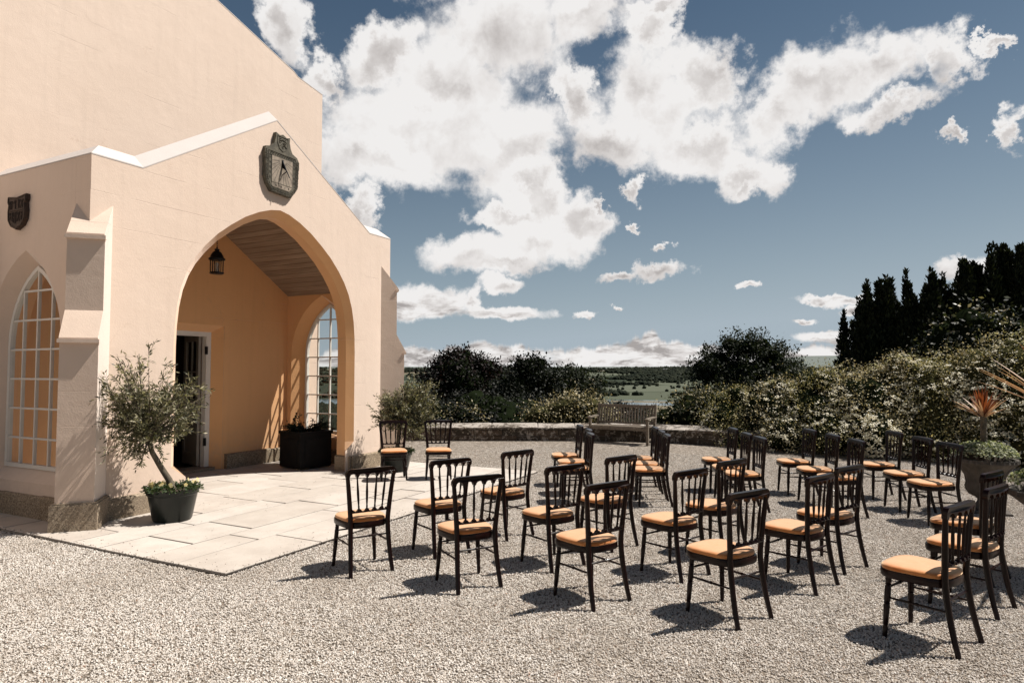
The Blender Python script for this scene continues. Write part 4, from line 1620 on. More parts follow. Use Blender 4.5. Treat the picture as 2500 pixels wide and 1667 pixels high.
def bush(name, label, px, d, lobes, n, size, mats, core, core_mat, seed, probs=None, group='shrubs behind the terrace wall', nclump=400, clump=0.12, aspect=0.6):
    return make_tree(name, label, 'shrub', px, d, lobes, n, size, mats, 0.05, M_DKBARK, 0.35, clump, nclump, core, group, seed, probs, core_mat, aspect, limbs=False, up=1.5)


bush('golden_shrub', 'sunlit yellow-green shrub behind the wall, left of the bench', 1290, 17.6,
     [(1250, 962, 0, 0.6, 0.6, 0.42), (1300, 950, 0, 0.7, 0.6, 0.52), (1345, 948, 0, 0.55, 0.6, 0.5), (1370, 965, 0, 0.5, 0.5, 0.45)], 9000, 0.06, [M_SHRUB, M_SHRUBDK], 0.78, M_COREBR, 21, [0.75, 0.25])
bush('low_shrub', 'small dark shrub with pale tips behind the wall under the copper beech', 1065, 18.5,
     [(1062, 960, 0, 0.40, 0.4, 0.34), (1085, 968, 0, 0.28, 0.3, 0.26)], 2600, 0.07, [M_SHADELEAF, M_SHRUB], 0.8, M_CORE, 22, [0.8, 0.2])
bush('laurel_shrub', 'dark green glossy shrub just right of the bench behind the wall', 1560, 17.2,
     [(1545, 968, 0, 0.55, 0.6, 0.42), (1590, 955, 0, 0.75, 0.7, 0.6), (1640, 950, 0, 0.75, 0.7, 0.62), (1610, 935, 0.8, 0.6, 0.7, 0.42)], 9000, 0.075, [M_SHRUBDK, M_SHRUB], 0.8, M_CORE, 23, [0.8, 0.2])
for i, (px, row, d, rx, rz, lab) in enumerate(((985, 960, 22, 1.3, 0.9, 'black-green bush in shade behind the far potted olive'), (1120, 955, 24, 1.8, 1.0, 'shaded dark bush filling the gap under the copper beech'),
                                               (1210, 962, 26, 1.8, 1.0, 'shaded dark bush beneath the ragged-topped tree'), (1440, 950, 30, 0.7, 0.45, 'small dark bush peeping just above the bench top rail'),
                                               (1470, 985, 28, 1.6, 0.5, 'dark low bush seen through the bench slats'))):
    bush('dark_bush', lab, px, d, [(px - 25, row, 0, rx, rx * 0.8, rz), (px + 30, row + 8, 0, rx * 0.8, rx * 0.7, rz * 0.8)], 6000, 0.11, [M_SHADELEAF], 0.85, M_CORE, 30 + i)  # leaf colour holds the dark shade that these bushes fill

# white-flowering shrubs leaning over the wall on the right
SH = [
    ('cream-flowered shrub starting the hedge, nearest the bench', 1690, 15.9, [(1680, 981, 0, 0.75, 0.7, 0.62), (1700, 1007, -0.5, 0.6, 0.5, 0.35), (1720, 952, 0.6, 0.7, 0.7, 0.5)]),
    ('cream-flowered shrub with drooping white sprays, second from the bench', 1790, 15.6, [(1780, 967, 0, 0.85, 0.8, 0.7), (1800, 997, -0.7, 0.75, 0.5, 0.45), (1770, 937, 0.8, 0.8, 0.8, 0.5)]),
    ('cream-flowered shrub behind the middle of the far chairs', 1890, 15.4, [(1880, 953, 0, 0.9, 0.8, 0.75), (1900, 992, -0.7, 0.8, 0.5, 0.5), (1900, 918, 0.9, 0.8, 0.8, 0.45)]),
    ('cream-flowered shrub with a bright white patch, below the first dark yew', 1985, 15.2, [(1980, 941, 0, 0.9, 0.8, 0.75), (2000, 992, -0.6, 0.8, 0.5, 0.5), (1990, 911, 1.0, 0.9, 0.8, 0.5)]),
    ('tall cream-flowered shrub with an arching spray above the hedge', 2070, 15.4, [(2065, 921, 0.3, 0.75, 0.7, 0.8), (2080, 967, 0, 0.9, 0.7, 0.7), (2060, 1007, -0.6, 0.7, 0.5, 0.4), (2062, 883, 0.4, 0.35, 0.4, 0.4)]),
    ('large pale-leaved flowering shrub left of the red sword plant', 2160, 15.2, [(2160, 921, 0.3, 1.0, 0.8, 0.85), (2170, 977, 0, 1.0, 0.7, 0.7), (2150, 1017, -0.5, 0.8, 0.5, 0.35)]),
    ('large pale-leaved flowering shrub directly behind the red sword plant', 2265, 15.0, [(2260, 901, 0.4, 1.0, 0.8, 0.95), (2270, 967, 0, 1.0, 0.7, 0.75), (2250, 1017, -0.5, 0.8, 0.5, 0.4)]),
    ('large pale-leaved flowering shrub at the right end of the hedge', 2360, 14.9, [(2350, 891, 0.4, 1.0, 0.8, 1.0), (2370, 967, 0, 1.0, 0.7, 0.8), (2450, 921, 0, 1.0, 0.8, 1.0), (2350, 1027, -0.5, 0.8, 0.5, 0.35)]),
]
for i, (lab, px, d, lobes) in enumerate(SH):
    rs2 = random.Random(90 + i)
    tp = min(l[1] for l in lobes)
    for _ in range(5):
        lobes.append((px + rs2.uniform(-55, 55), tp - rs2.uniform(18, 46), rs2.uniform(-0.1, 0.5), rs2.uniform(0.16, 0.30), rs2.uniform(0.16, 0.3), rs2.uniform(0.2, 0.34)))
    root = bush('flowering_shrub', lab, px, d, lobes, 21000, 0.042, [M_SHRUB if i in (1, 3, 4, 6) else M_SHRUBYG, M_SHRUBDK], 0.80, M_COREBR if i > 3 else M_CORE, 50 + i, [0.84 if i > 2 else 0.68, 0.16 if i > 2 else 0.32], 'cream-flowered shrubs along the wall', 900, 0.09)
    # flower clusters: small flat heads
    L = []
    for (lx, ly, dd, rx, ry, rz) in lobes:
        q = put(lx, d + dd)
        L.append((q[0], q[1], zpx(ly, d + dd, lx), rx * 1.04, ry * 1.04, rz * 1.04))
    rr = np.random.default_rng(80 + i)
    C, Dc = lobe_points(L, 1500 if i >= 3 else 900, 0.10, rr)
    # flowers come in drifts
    keepm = np.array([mnoise.noise(Vector(c) * 1.1) + 0.25 * mnoise.noise(Vector(c) * 3.0) > (-0.15 if i in (1, 3, 4, 5) else -0.03) for c in C])
    C, Dc = C[keepm], Dc[keepm]
    kk = rr.integers(0, len(C), 12 * len(C))
    P = C[kk] + rr.normal(size=(len(kk), 3)) * np.array([0.026, 0.026, 0.014])
    N = unit(Dc[kk] + np.array([0, 0, 0.8]) + 0.5 * rdir(len(kk), rr))
    A = np.cross(N, rdir(len(kk), rr))
    Q = leaf_quads(P, A, N, 0.022 + 0.014 * rr.random(len(kk)), 0.022 + 0.01 * rr.random(len(kk)))
    o = link('blossom', quads_mesh('blossom', Q, [M_BLOSSOM]), root)
    o.data.transform(Matrix.Translation(-root.location))

# glossy leafed tree in front of the yews
make_tree('magnolia_tree', 'glossy-leaved tree with pale glints in front of the yews', 'tree', 2210, 18.5,
          [(2190, 800, 0, 0.9, 0.8, 0.7), (2240, 765, 0, 0.8, 0.8, 0.6), (2150, 830, 0, 0.7, 0.7, 0.5), (2230, 840, 0, 1.3, 1.0, 0.7), (2320, 820, 0, 0.9, 0.9, 0.7), (2330, 770, 0, 0.5, 0.5, 0.4)],
          9000, 0.10, [M_GLINT, M_DARKLEAF], 0.14, core=0.8, nclump=600, clump=0.16, seed=9, probs=[0.35, 0.65])


# upright yews: one thing per tree, each with two or three spires
def yew(spires, d, label, seed):
    px0 = sum(s_[0] for s_ in spires) / len(spires)
    x, y, _ = put(px0, d)
    gz = land_z(x, y)
    root = empty('yew_tree', (x, y, gz))
    tag(root, label, 'tree', 'dark columnar yews behind the hedge')
    rr = np.random.default_rng(seed)
    mb = MB()
    Ps, Ns = [], []
    for (px, top, wid, dd) in spires:
        cx, cy, _ = put(px, d + dd)
        zt = zpx(top, d + dd, px)
        h = zt - gz
        R = wid
        prof = []
        m = 16
        ph = rr.random() * 10
        lean = rr.normal(size=2) * 0.05

        def rad_at(t_, a):
            # slim, slightly bulging column with a tapered tip, several upright leaders merged
            b = R * (min(1.0, (1 - t_) * 2.4) ** 0.8) * (0.8 + 0.25 * math.sin(t_ * 2.6))
            return b * (1 + 0.22 * mnoise.noise(Vector((math.cos(a) * 1.6 + ph, math.sin(a) * 1.6, t_ * h * 0.7))))
        n_ = 10
        vs = []
        for j in range(m + 1):
            t_ = j / m
            for k in range(n_):
                a = 2 * PI * k / n_
                q = rad_at(t_, a) * 0.82
                vs.append((cx + q * math.cos(a) + lean[0] * t_ * h, cy + q * math.sin(a) + lean[1] * t_ * h, gz + h * t_ * 0.985))
        fs = []
        for j in range(m):
            for k in range(n_):
                fs.append((j * n_ + k, j * n_ + (k + 1) % n_, (j + 1) * n_ + (k + 1) % n_, (j + 1) * n_ + k))
        mb.add(vs, fs)
        nleaf = int(2600 * (R / 0.5) * h / 7)
        t_ = rr.random(nleaf) ** 0.85
        a = rr.random(nleaf) * 2 * PI
        q = np.array([rad_at(t1, a1) for t1, a1 in zip(t_, a)]) * (0.86 + 0.24 * rr.random(nleaf))
        tuft = 0.05 * R
        P = np.stack([cx + q * np.cos(a) + lean[0] * t_ * h, cy + q * np.sin(a) + lean[1] * t_ * h, gz + h * t_], 1)
        # a few stray leaders that break the outline
        for _ in range(7):
            a1 = rr.random() * 2 * PI
            t1 = 0.55 + 0.43 * rr.random()
            q1 = rad_at(t1, a1) * 0.95
            bx, by, bz = cx + q1 * math.cos(a1) + lean[0] * t1 * h, cy + q1 * math.sin(a1) + lean[1] * t1 * h, gz + h * t1
            hh = 0.25 + 0.45 * rr.random()
            k1 = 60
            tt = rr.random(k1)
            w1 = 0.07 * (1 - tt * 0.7)
            P = np.concatenate([P, np.stack([bx + rr.normal(size=k1) * w1, by + rr.normal(size=k1) * w1, bz + hh * tt], 1)])
            a = np.concatenate([a, rr.random(k1) * 2 * PI])
        Ps.append(P)
        Ns.append(np.stack([np.cos(a), np.sin(a), np.full(len(a), 0.2)], 1))
    P = np.concatenate(Ps)
    N = np.concatenate(Ns)
    n = len(P)
    A = unit(np.array([0, 0, 1.0]) + N * 0.45 + rdir(n, rr) * 0.5)
    L = 0.10 + 0.10 * rr.random(n)
    Q = leaf_quads(P, A, unit(N + rdir(n, rr) * 0.6), L, L * 0.45)
    c_ = link('crown', quads_mesh('crown', Q, [M_YEW]), root)
    mb.build('shadow_core', M_CORE, root, smooth=True, fix=False)  # dark spire cores painted as the shade between needles
    t_ = MB()
    t_.tube([(x, y, gz - 0.2), (x, y, gz + 1.2)], [0.22, 0.18], 8)
    t_.build('trunk', M_DKBARK, root)
    rebase(root, (x, y, gz))
    return root


def yp(cx, cy):
    return (1700 + cx / 2.614) / 1.0629, (550 + cy / 2.614) / 1.0629


YW = [
    ('shortest dark yew at the left end of the yew row', [(1015, 535, .34, 0), (985, 610, .28, .2), (1035, 590, .25, -.2)]),
    ('second yew from the left, one thin leader beside a wider one', [(1080, 445, .30, 0), (1105, 435, .20, .3), (1075, 560, .45, 0)]),
    ('third yew from the left, broad with three blunt tips', [(1155, 378, .38, 0), (1187, 385, .28, .4), (1225, 368, .34, 0), (1180, 520, .6, -.3)]),
    ('narrow yew just right of the three-tipped one', [(1280, 440, .28, 0), (1250, 540, .45, 0)]),
    ('slim single-tipped yew standing apart near the middle of the row', [(1320, 362, .30, 0), (1335, 480, .4, .2)]),
    ('middle yew with two close tips', [(1375, 355, .32, 0), (1410, 385, .24, .2), (1385, 500, .5, 0)]),
    ('yew with three stepped tips right of the middle', [(1447, 365, .30, 0), (1487, 345, .24, .3), (1470, 470, .5, 0)]),
    ('tapering yew just before the tall trio', [(1522, 325, .36, 0), (1562, 375, .26, .3), (1530, 450, .5, 0)]),
    ('first of the tall yews, twin-topped', [(1618, 268, .34, 0), (1645, 262, .28, .3), (1610, 400, .5, 0)]),
    ('rounded-top yew between the tall twin-topped yew and the big cluster', [(1702, 285, .40, 0), (1690, 420, .55, 0)]),
    ('wide yew at the left of the big cluster', [(1772, 235, .42, 0), (1810, 262, .30, .3), (1790, 380, .6, 0)]),
    ('tallest yew of the row with a club-shaped tip', [(1885, 148, .42, 0), (1930, 190, .34, .3), (1890, 330, .65, 0)]),
    ('ragged yew right of the tallest', [(1980, 215, .34, 0), (2008, 240, .25, .3), (1985, 360, .55, 0)]),
    ('thin-tipped yew near the right edge of the row', [(2045, 155, .28, 0), (2070, 250, .34, 0.2), (2040, 340, .5, 0)]),
    ('yew cut by the right edge of the row', [(2110, 165, .34, 0), (2160, 200, .40, 0), (2130, 330, .6, 0)]),
]
for i, (lab, sp) in enumerate(YW):
    d = 25.0 - 0.05 * i
    S = []
    for (cx, cy, w, dd) in sp:
        a, b = yp(cx, cy)
        S.append((a, b, w * 1.3, dd))
    yew(S, d, lab, 200 + i)

# distant woods and hedgerow trees
r_ = np.random.default_rng(5)
mb = MB()
ico = bmesh.new()
bmesh.ops.create_icosphere(ico, subdivisions=1, radius=1.0)
iv = [v.co.copy() for v in ico.verts]
ifc = [tuple(v.index for v in f.verts) for f in ico.faces]
ico.free()
cnt = 0
for _ in range(90000):
    rr_ = 150 * (4600 / 150) ** r_.random()
    a = math.radians(-13 + 62 * r_.random())
    x, y = rr_ * math.cos(a), rr_ * math.sin(a)
    if 840 < rr_ < 1150:
        continue
    v = mnoise.noise(Vector((x * 0.0028, y * 0.0028, 7.7))) + 0.35 * mnoise.noise(Vector((x * 0.011, y * 0.011, 2.2)))
    hedge = abs(mnoise.noise(Vector((x * 0.0045, y * 0.0045, 12.0)))) < 0.018 or abs(mnoise.noise(Vector((x * 0.005, y * 0.005, 31.0)))) < 0.014
    th = 0.02
    if rr_ < 860:
        th = -0.35
        if 380 < rr_ and 0.17 < a < 0.40:
            continue
    if 1112 < rr_ < 1300:
        th = -0.02
    if rr_ > 3300:
        th = -0.15
    # keep the pale fields seen above the bench open
    if 1150 < rr_ < 2100 and 0.17 < a < 0.42 and not hedge:
        th = 0.22
    if not (v > th or hedge):
        continue
    s_ = (2.6 + 3.2 * r_.random()) * (0.8 if hedge else 1.15) * (1 + max(0, rr_ - 1500) / 3500)
    if rr_ < 300:
        s_ *= 0.6
    z = land_z(x, y)
    wv = [((q.x * s_ * (1 + 0.3 * r_.random())) + x, (q.y * s_ * (1 + 0.3 * r_.random())) + y, (q.z * s_ * (0.9 + 0.3 * r_.random())) + z + s_ * 0.5) for q in iv]
    mb.add(wv, ifc)
    cnt += 1
    if cnt > 22000:
        break
o = mb.build('woods', M_WOODS, fix=False)
tag(o, 'far-off woods and hedgerow trees on the hills across the river', 'woods', kind='stuff')

# a few far farm buildings
for i, (px, d, lab) in enumerate(((1030, 2900, 'tiny pale farmhouse on the far hillside left of the ragged tree'), (1262, 3300, 'tiny buff farm building on the far ridge above the open-branched tree'), (1480, 3500, 'tiny white house on the far ridge above the bench'), (1530, 3100, 'tiny pale barn on the far ridge left of the domed oak'))):
    x, y, _ = put(px, d)
    z = land_z(x, y)
    root = empty('farmhouse', (x, y, z), rad(20 + 30 * i))
    tag(root, lab, 'house', 'distant farm buildings')
    q = MB()
    q.box(-14, 14, -5, 5, -2, 9)
    q.build('wall', M_HOUSE, root)
    q = MB()
    q.prism([(-5.6, 9.02), (5.6, 9.02), (0, 13)], lambda a, b, w: (w - 14.6, a, b), 29.2)
    q.build('roof', M_SLATE, root)


# ------------------------------------------------------------------ potted olive trees
def olive(loc, label, trunk, lobes, seed, nb, flowers, potr=(0.196, 0.262), poth=0.34):
    root = empty('potted_olive_tree', loc)
    tag(root, label, 'potted tree')
    rr = np.random.default_rng(seed)
    # pot with rolled rim and moulded feet
    mb = MB()
    a, b = potr
    prof = [(a * 0.96, 0.0), (a, 0.012), (a + (b - a) * 0.75, poth * 0.80), (a + (b - a) * 0.80, poth * 0.82), (b * 1.0, poth * 0.84), (b * 1.01, poth * 0.965), (b * 1.03, poth * 0.985), (b * 1.03, poth), (b * 0.985, poth), (b * 0.96, poth * 0.9), (a * 0.9, poth * 0.86)]
    mb.lathe(prof, 40, mat=M_PLASTIC, cap=True, wob=lambda an, j: 1 + (0.006 * math.cos(20 * an) if 0 < j < 3 else 0))
    pot = mb.build('pot', M_PLASTIC, root, smooth=True)
    mb = MB()
    mb.lathe([(b * 0.95, poth * 0.90), (b * 0.6, poth * 0.93), (0.02, poth * 0.95)], 20)
    mb.build('soil', M_SOIL, root, smooth=True)
    # trunk
    mb = MB()
    T = [Vector(p) for p in trunk]
    mb.tube(T, [0.038 - 0.016 * i / (len(T) - 1) for i in range(len(T))], 10)
    hub = T[-1]
    tips = []
    quad = []
    P, A, N = [], [], []
    ls = np.array(lobes)
    w = np.array([l[3] * l[4] * l[5] for l in lobes])
    w = w / w.sum()
    for i in range(nb):
        l = ls[rr.choice(len(ls), p=w)]
        d = rdir(1, rr)[0]
        tip = Vector(l[:3] + l[3:6] * d * (0.5 + 0.72 * rr.random() ** 1.5))
        L = (tip - hub).length
        mid = hub.lerp(tip, 0.45) + Vector(rr.normal(size=3) * 0.06 * L) + Vector((0, 0, 0.08 * L))
        pts = []
        for s_ in range(7):
            t_ = s_ / 6
            pts.append(hub * (1 - t_) ** 2 + mid * 2 * t_ * (1 - t_) + tip * t_ * t_)
        if i % 3 == 0:
            mb.tube(pts, [0.012 * (1 - t_ / 7) + 0.0015 for t_ in range(7)], 5)
        else:
            mb.tube(pts[3:], [0.004, 0.003, 0.002, 0.0012], 3, cap=False)
        # twig leaves in pairs along the outer part
        dirv_ = (pts[6] - pts[4]).normalized()
        nl = 26
        for q in range(nl):
            t_ = 0.42 + 0.60 * (q + rr.random()) / nl
            t_ = min(t_, 1.0)
            p = hub * (1 - t_) ** 2 + mid * 2 * t_ * (1 - t_) + tip * t_ * t_
            p = p + Vector(rr.normal(size=3) * 0.018)
            dd = (dirv_ * 0.75 + Vector(rdir(1, rr)[0]) * 0.8).normalized()
            P.append(p)
            A.append(dd)
            N.append(rdir(1, rr)[0])
        # side twigs
        for sidx in range(3):
            t_ = 0.5 + 0.45 * rr.random()
            p = hub * (1 - t_) ** 2 + mid * 2 * t_ * (1 - t_) + tip * t_ * t_
            sd_ = (dirv_ * 0.5 + Vector(rdir(1, rr)[0])).normalized()
            ln = 0.09 + 0.12 * rr.random()
            mb.tube([p, p + sd_ * ln], [0.0022, 0.0012], 3, cap=False)
            for q in range(12):
                pp = p + sd_ * ln * (q + 1) / 12
                P.append(pp)
                A.append((sd_ * 0.8 + Vector(rdir(1, rr)[0]) * 0.7).normalized())
                N.append(rdir(1, rr)[0])
    mb.build('trunk', M_BARK, root, smooth=True, fix=False)
    P, A, N = np.array([list(p) for p in P]), np.array([list(p) for p in A]), np.array(N)
    L = 0.042 + 0.026 * rr.random(len(P))
    Q = leaf_quads(P, A, N, L, L * 0.24)
    link('crown', quads_mesh('crown', Q, [M_OLIVE]), root)
    # bedding plants round the rim
    k = 900
    an = rr.random(k) * 2 * PI
    ra = b * (0.55 + 0.55 * rr.random(k))
    Pp = np.stack([ra * np.cos(an), ra * np.sin(an), poth * 0.93 + 0.09 * rr.random(k) * (1.25 - ra / b * 0.7)], 1)
    Ax = unit(np.stack([np.cos(an), np.sin(an), 0.3 * np.ones(k)], 1) + 0.8 * rdir(k, rr))
    Q = leaf_quads(Pp, Ax, unit(np.array([0, 0, 1.0]) + 0.6 * rdir(k, rr)), 0.025 + 0.02 * rr.random(k), 0.02 + 0.015 * rr.random(k))
    link('bedding_leaves', quads_mesh('bedding_leaves', Q, [M_POTLEAF]), root)
    fl = MB()
    for i in range(flowers):
        an_ = rr.random() * 2 * PI
        r1 = b * (0.5 + 0.5 * rr.random())
        c = Vector((r1 * math.cos(an_), r1 * math.sin(an_), poth + 0.035 + 0.045 * rr.random()))
        nrm = (Vector((math.cos(an_), math.sin(an_), 0.5)) + Vector((-0.6, -0.6, 0.2)) + Vector(rdir(1, rr)[0]) * 0.4).normalized()
        u = nrm.orthogonal().normalized()
        v_ = nrm.cross(u)
        for s_ in range(5):
            a0 = 2 * PI * s_ / 5
            dd = u * math.cos(a0) + v_ * math.sin(a0)
            ee = nrm.cross(dd)
            p0 = c + nrm * 0.001 * s_
            fl.add([p0, p0 + dd * 0.012 + ee * 0.011, p0 + dd * 0.023, p0 + dd * 0.012 - ee * 0.011], [(0, 1, 2, 3)])
    fl.build('pansies', M_PANSY, root, fix=False)
    return root


o1 = (4.77, 6.60, 0.03)
olive(o1, 'olive tree leaning in a black plastic pot with cream pansies, left of the archway',
      [(0.0, 0.0, 0.30), (-0.035, 0.02, 0.43), (-0.11, 0.06, 0.58), (-0.19, 0.09, 0.74), (-0.22, 0.12, 0.88)],
      [(-0.38, 0.22, 1.36, 0.38, 0.38, 0.50), (-0.10, 0.05, 1.20, 0.36, 0.36, 0.40), (-0.50, 0.30, 1.06, 0.28, 0.28, 0.34), (0.10, -0.08, 1.42, 0.22, 0.24, 0.30), (-0.25, 0.12, 0.88, 0.30, 0.30, 0.24), (-0.62, 0.40, 1.30, 0.16, 0.16, 0.2)], 5, 135, 26)
o2 = (8.72, 6.56, 0.03)
olive(o2, 'olive tree in a black pot against the right pier, behind the two facing chairs',
      [(0.0, 0.0, 0.30), (0.02, -0.02, 0.45), (0.03, -0.02, 0.62), (0.05, -0.05, 0.80)],
      [(0.05, -0.10, 1.12, 0.36, 0.36, 0.36), (-0.12, 0.10, 0.95, 0.26, 0.28, 0.3), (0.28, -0.36, 1.26, 0.24, 0.26, 0.24), (0.18, -0.24, 0.80, 0.32, 0.34, 0.30), (0.30, -0.42, 0.95, 0.2, 0.24, 0.24)], 8, 230, 8, potr=(0.19, 0.26), poth=0.31)

# black square planter inside the porch, on little blocks
pc = Vector((8.34, 8.16, 0.0))
root = empty('planter', pc, rad(-12))
tag(root, 'square black planter on low blocks with leafy plants inside the porch', 'planter')
mb = MB()
s_ = 0.30
vs = []
for z, k in ((0.05, 0.97), (0.075, 1.0), (0.60, 1.0), (0.60, 1.06), (0.645, 1.06), (0.645, 0.93), (0.58, 0.90)):
    vs += [(s_ * k * a, s_ * k * b, z) for a, b in ((-1, -1), (1, -1), (1, 1), (-1, 1))]
fs = []
for i in range(6):
    for k in range(4):
        fs.append((i * 4 + k, i * 4 + (k + 1) % 4, (i + 1) * 4 + (k + 1) % 4, (i + 1) * 4 + k))
fs.append((3, 2, 1, 0))
fs.append((24, 25, 26, 27))
mb.add(vs, fs)
for sx in (-1, 1):           # raised panels on the faces
    mb.cbox((sx * (s_ + 0.004), 0, 0.33), (0.008, 0, 0), (0, s_ * 0.72, 0), (0, 0, 0.19))
    mb.cbox((0, sx * (s_ + 0.004), 0.33), (s_ * 0.72, 0, 0), (0, 0.008, 0), (0, 0, 0.19))
mb.build('planter_box', M_PLANTER, root)
for sx in (-1, 1):
    for sy in (-1, 1):
        q = MB()
        q.chamfer_box(sx * 0.2 - 0.09, sx * 0.2 + 0.09, sy * 0.2 - 0.06, sy * 0.2 + 0.06, 0.03, 0.052, 0.006)
        q.build('foot_block', M_GRANITE, root)
q = MB()
q.box(-0.3, 0.3, -0.3, 0.3, 0.585, 0.60)
q.build('soil', M_SOIL, root)
rr = np.random.default_rng(3)
Pq, Aq, Nq, Lq, Wq = [], [], [], [], []
stems = MB()
for i in range(120):        # arching strap leaves
    a = rr.random() * 2 * PI
    b0 = np.array([0.2 * math.cos(a) * rr.random() * 1.3, 0.2 * math.sin(a) * rr.random() * 1.3, 0.60])
    ln = 0.16 + 0.16 * rr.random()
    d0 = np.array([math.cos(a), math.sin(a), 1.3 + rr.random()])
    d0 /= np.linalg.norm(d0)
    p = b0
    for s2 in range(3):
        Pq.append(p.copy()); Aq.append(d0.copy()); Nq.append(np.array([-math.sin(a), math.cos(a), 0.1])); Lq.append(ln / 2.2); Wq.append(0.02)
        p = p + d0 * ln / 3
        d0 = d0 + np.array([0, 0, -0.55]); d0 /= np.linalg.norm(d0)
for i in range(16):         # upright leafy stems
    a = rr.random() * 2 * PI
    r0 = 0.24 * math.sqrt(rr.random())
    b0 = Vector((r0 * math.cos(a), r0 * math.sin(a), 0.6))
    tp = b0 + Vector((rr.normal() * 0.05, rr.normal() * 0.05, 0.14 + 0.20 * rr.random()))
    stems.tube([b0, tp], [0.004, 0.002], 4)
    for q_ in range(11):
        p = b0.lerp(tp, 0.3 + 0.7 * q_ / 10)
        Pq.append(np.array(p)); Aq.append(rdir(1, rr)[0] * np.array([1, 1, 0.4]) + np.array([0, 0, 0.3])); Nq.append(np.array([0, 0, 1.0]) + 0.4 * rdir(1, rr)[0]); Lq.append(0.055); Wq.append(0.036)
Q = leaf_quads(np.array(Pq), np.array(Aq), np.array(Nq), np.array(Lq), np.array(Wq))
link('leaves', quads_mesh('leaves', Q, [M_DARKLEAF]), root)
stems.build('stems', M_DARKLEAF, root, fix=False)


# ------------------------------------------------------------------ stone urns with red cordylines
def urn(loc, label, scale, trunk_h, nleaf, leaf_len, seed, dry, rs=1.0):
    lean = (0, 0)
    root = empty('planted_urn', loc)
    tag(root, label, 'urn')
    mb = MB()
    prof = [(0.20, 0.0), (0.20, 0.05), (0.17, 0.06), (0.12, 0.10), (0.10, 0.14), (0.13, 0.17), (0.20, 0.20), (0.24, 0.25), (0.25, 0.30), (0.235, 0.34), (0.25, 0.42), (0.30, 0.50), (0.37, 0.56), (0.41, 0.585), (0.405, 0.62), (0.36, 0.62), (0.33, 0.56)]
    mb.lathe([(r * rs * scale, z * scale) for r, z in prof], 96, wob=lambda a, j: 1 + (0.035 * math.cos(16 * a) if 6 <= j <= 12 else 0) + (0.03 * math.cos(32 * a) if 12 < j < 15 else 0))
    mb.build('urn_bowl', M_URN, root, smooth=True)
    q = MB()
    q.chamfer_box(-0.22 * scale, 0.22 * scale, -0.22 * scale, 0.22 * scale, -0.02, 0.03, 0.005)
    q.build('urn_foot', M_URN, root)
    rr = np.random.default_rng(seed)
    # mound of small pale leaves
    k = 3200
    a = rr.random(k) * 2 * PI
    r = 0.41 * rs * scale * np.sqrt(rr.random(k))
    zz = (0.60 + 0.19 * np.sqrt(np.maximum(0, 1 - (r / (0.43 * rs * scale)) ** 2)) + 0.03 * rr.random(k)) * scale
    P = np.stack([r * np.cos(a), r * np.sin(a), zz], 1)
    N = unit(np.stack([np.cos(a) * r, np.sin(a) * r, 0.35 * np.ones(k)], 1) + 0.35 * rdir(k, rr))
    Q = leaf_quads(P, np.cross(N, rdir(k, rr)), N, 0.018 + 0.02 * rr.random(k), 0.02 + 0.012 * rr.random(k))
    link('groundcover', quads_mesh('groundcover', Q, [M_PALELEAF, M_POTLEAF], rr.choice(2, k, p=[0.75, 0.25])), root)
    q = MB()
    q.lathe([(0.34 * rs * scale, 0.58 * scale), (0.30 * rs * scale, 0.66 * scale), (0.15 * rs * scale, 0.73 * scale), (0.01, 0.75 * scale)], 20)
    q.build('soil', M_SOIL, root, smooth=True)
    base = Vector((0, 0, 0.62 * scale))
    top = Vector((lean[0], lean[1], trunk_h))
    q = MB()
    nseg = 22
    q.tube([base.lerp(top, i / nseg) for i in range(nseg + 1)], [0.032 + 0.004 * (i % 2) for i in range(nseg + 1)], 10)
    q.build('trunk', M_BARK, root)
    for i in range(nleaf):
        a = rr.random() * 2 * PI
        el_ = rad(86 - 56 * (i / nleaf) ** 1.2) if not dry else rad(75 - 80 * (i / nleaf))
        L = leaf_len * (0.75 + 0.35 * rr.random())
        d = Vector((math.cos(a) * math.cos(el_), math.sin(a) * math.cos(el_), math.sin(el_)))
        p = top + Vector((0, 0, -0.04 * i / nleaf))
        side = d.cross(Vector((0, 0, 1)))
        side = side.normalized() if side.length > 0.05 else Vector((1, 0, 0))
        w0 = 0.019 * (leaf_len / 0.5) ** 0.5
        ctr, edg = [], []
        q = MB()
        pts = []
        n_ = 7
        dd = d.copy()
        droop = 0.02 + 0.05 * rr.random()
        for s2 in range(n_ + 1):
            t_ = s2 / n_
            w = w0 * (math.sin(PI * min(1, 0.18 + t_ * 0.62)) ** 0.7) * (1 - t_ ** 3)
            up_ = side.cross(dd).normalized()
            pts.append((p - side * w + up_ * w * 0.35, p.copy(), p + side * w + up_ * w * 0.35))
            p = p + dd * (L / n_)
            dd = (dd + Vector((0, 0, -droop * math.cos(el_)))).normalized()
        vs = [v for tr_ in pts for v in tr_]
        fs = []
        for s2 in range(n_):
            b_ = s2 * 3
            fs += [(b_, b_ + 1, b_ + 4, b_ + 3), (b_ + 1, b_ + 2, b_ + 5, b_ + 4)]
        q.add(vs, fs)
        q.build('sword_leaf', M_CORDYPALE if (i > nleaf * 0.66) else M_CORDY, root, smooth=True, fix=False)
    return root


urn((9.45, -1.43, 0.0), 'fluted stone urn with a small red sword-leaved palm and pale groundcover', 1.0, 1.12, 62, 0.37, 4, False, 0.80)
urn((6.72, -1.62, 0.0), 'stone urn at the right edge of the view with a larger red sword-leaved palm', 1.10, 1.26, 52, 0.78, 9, False)
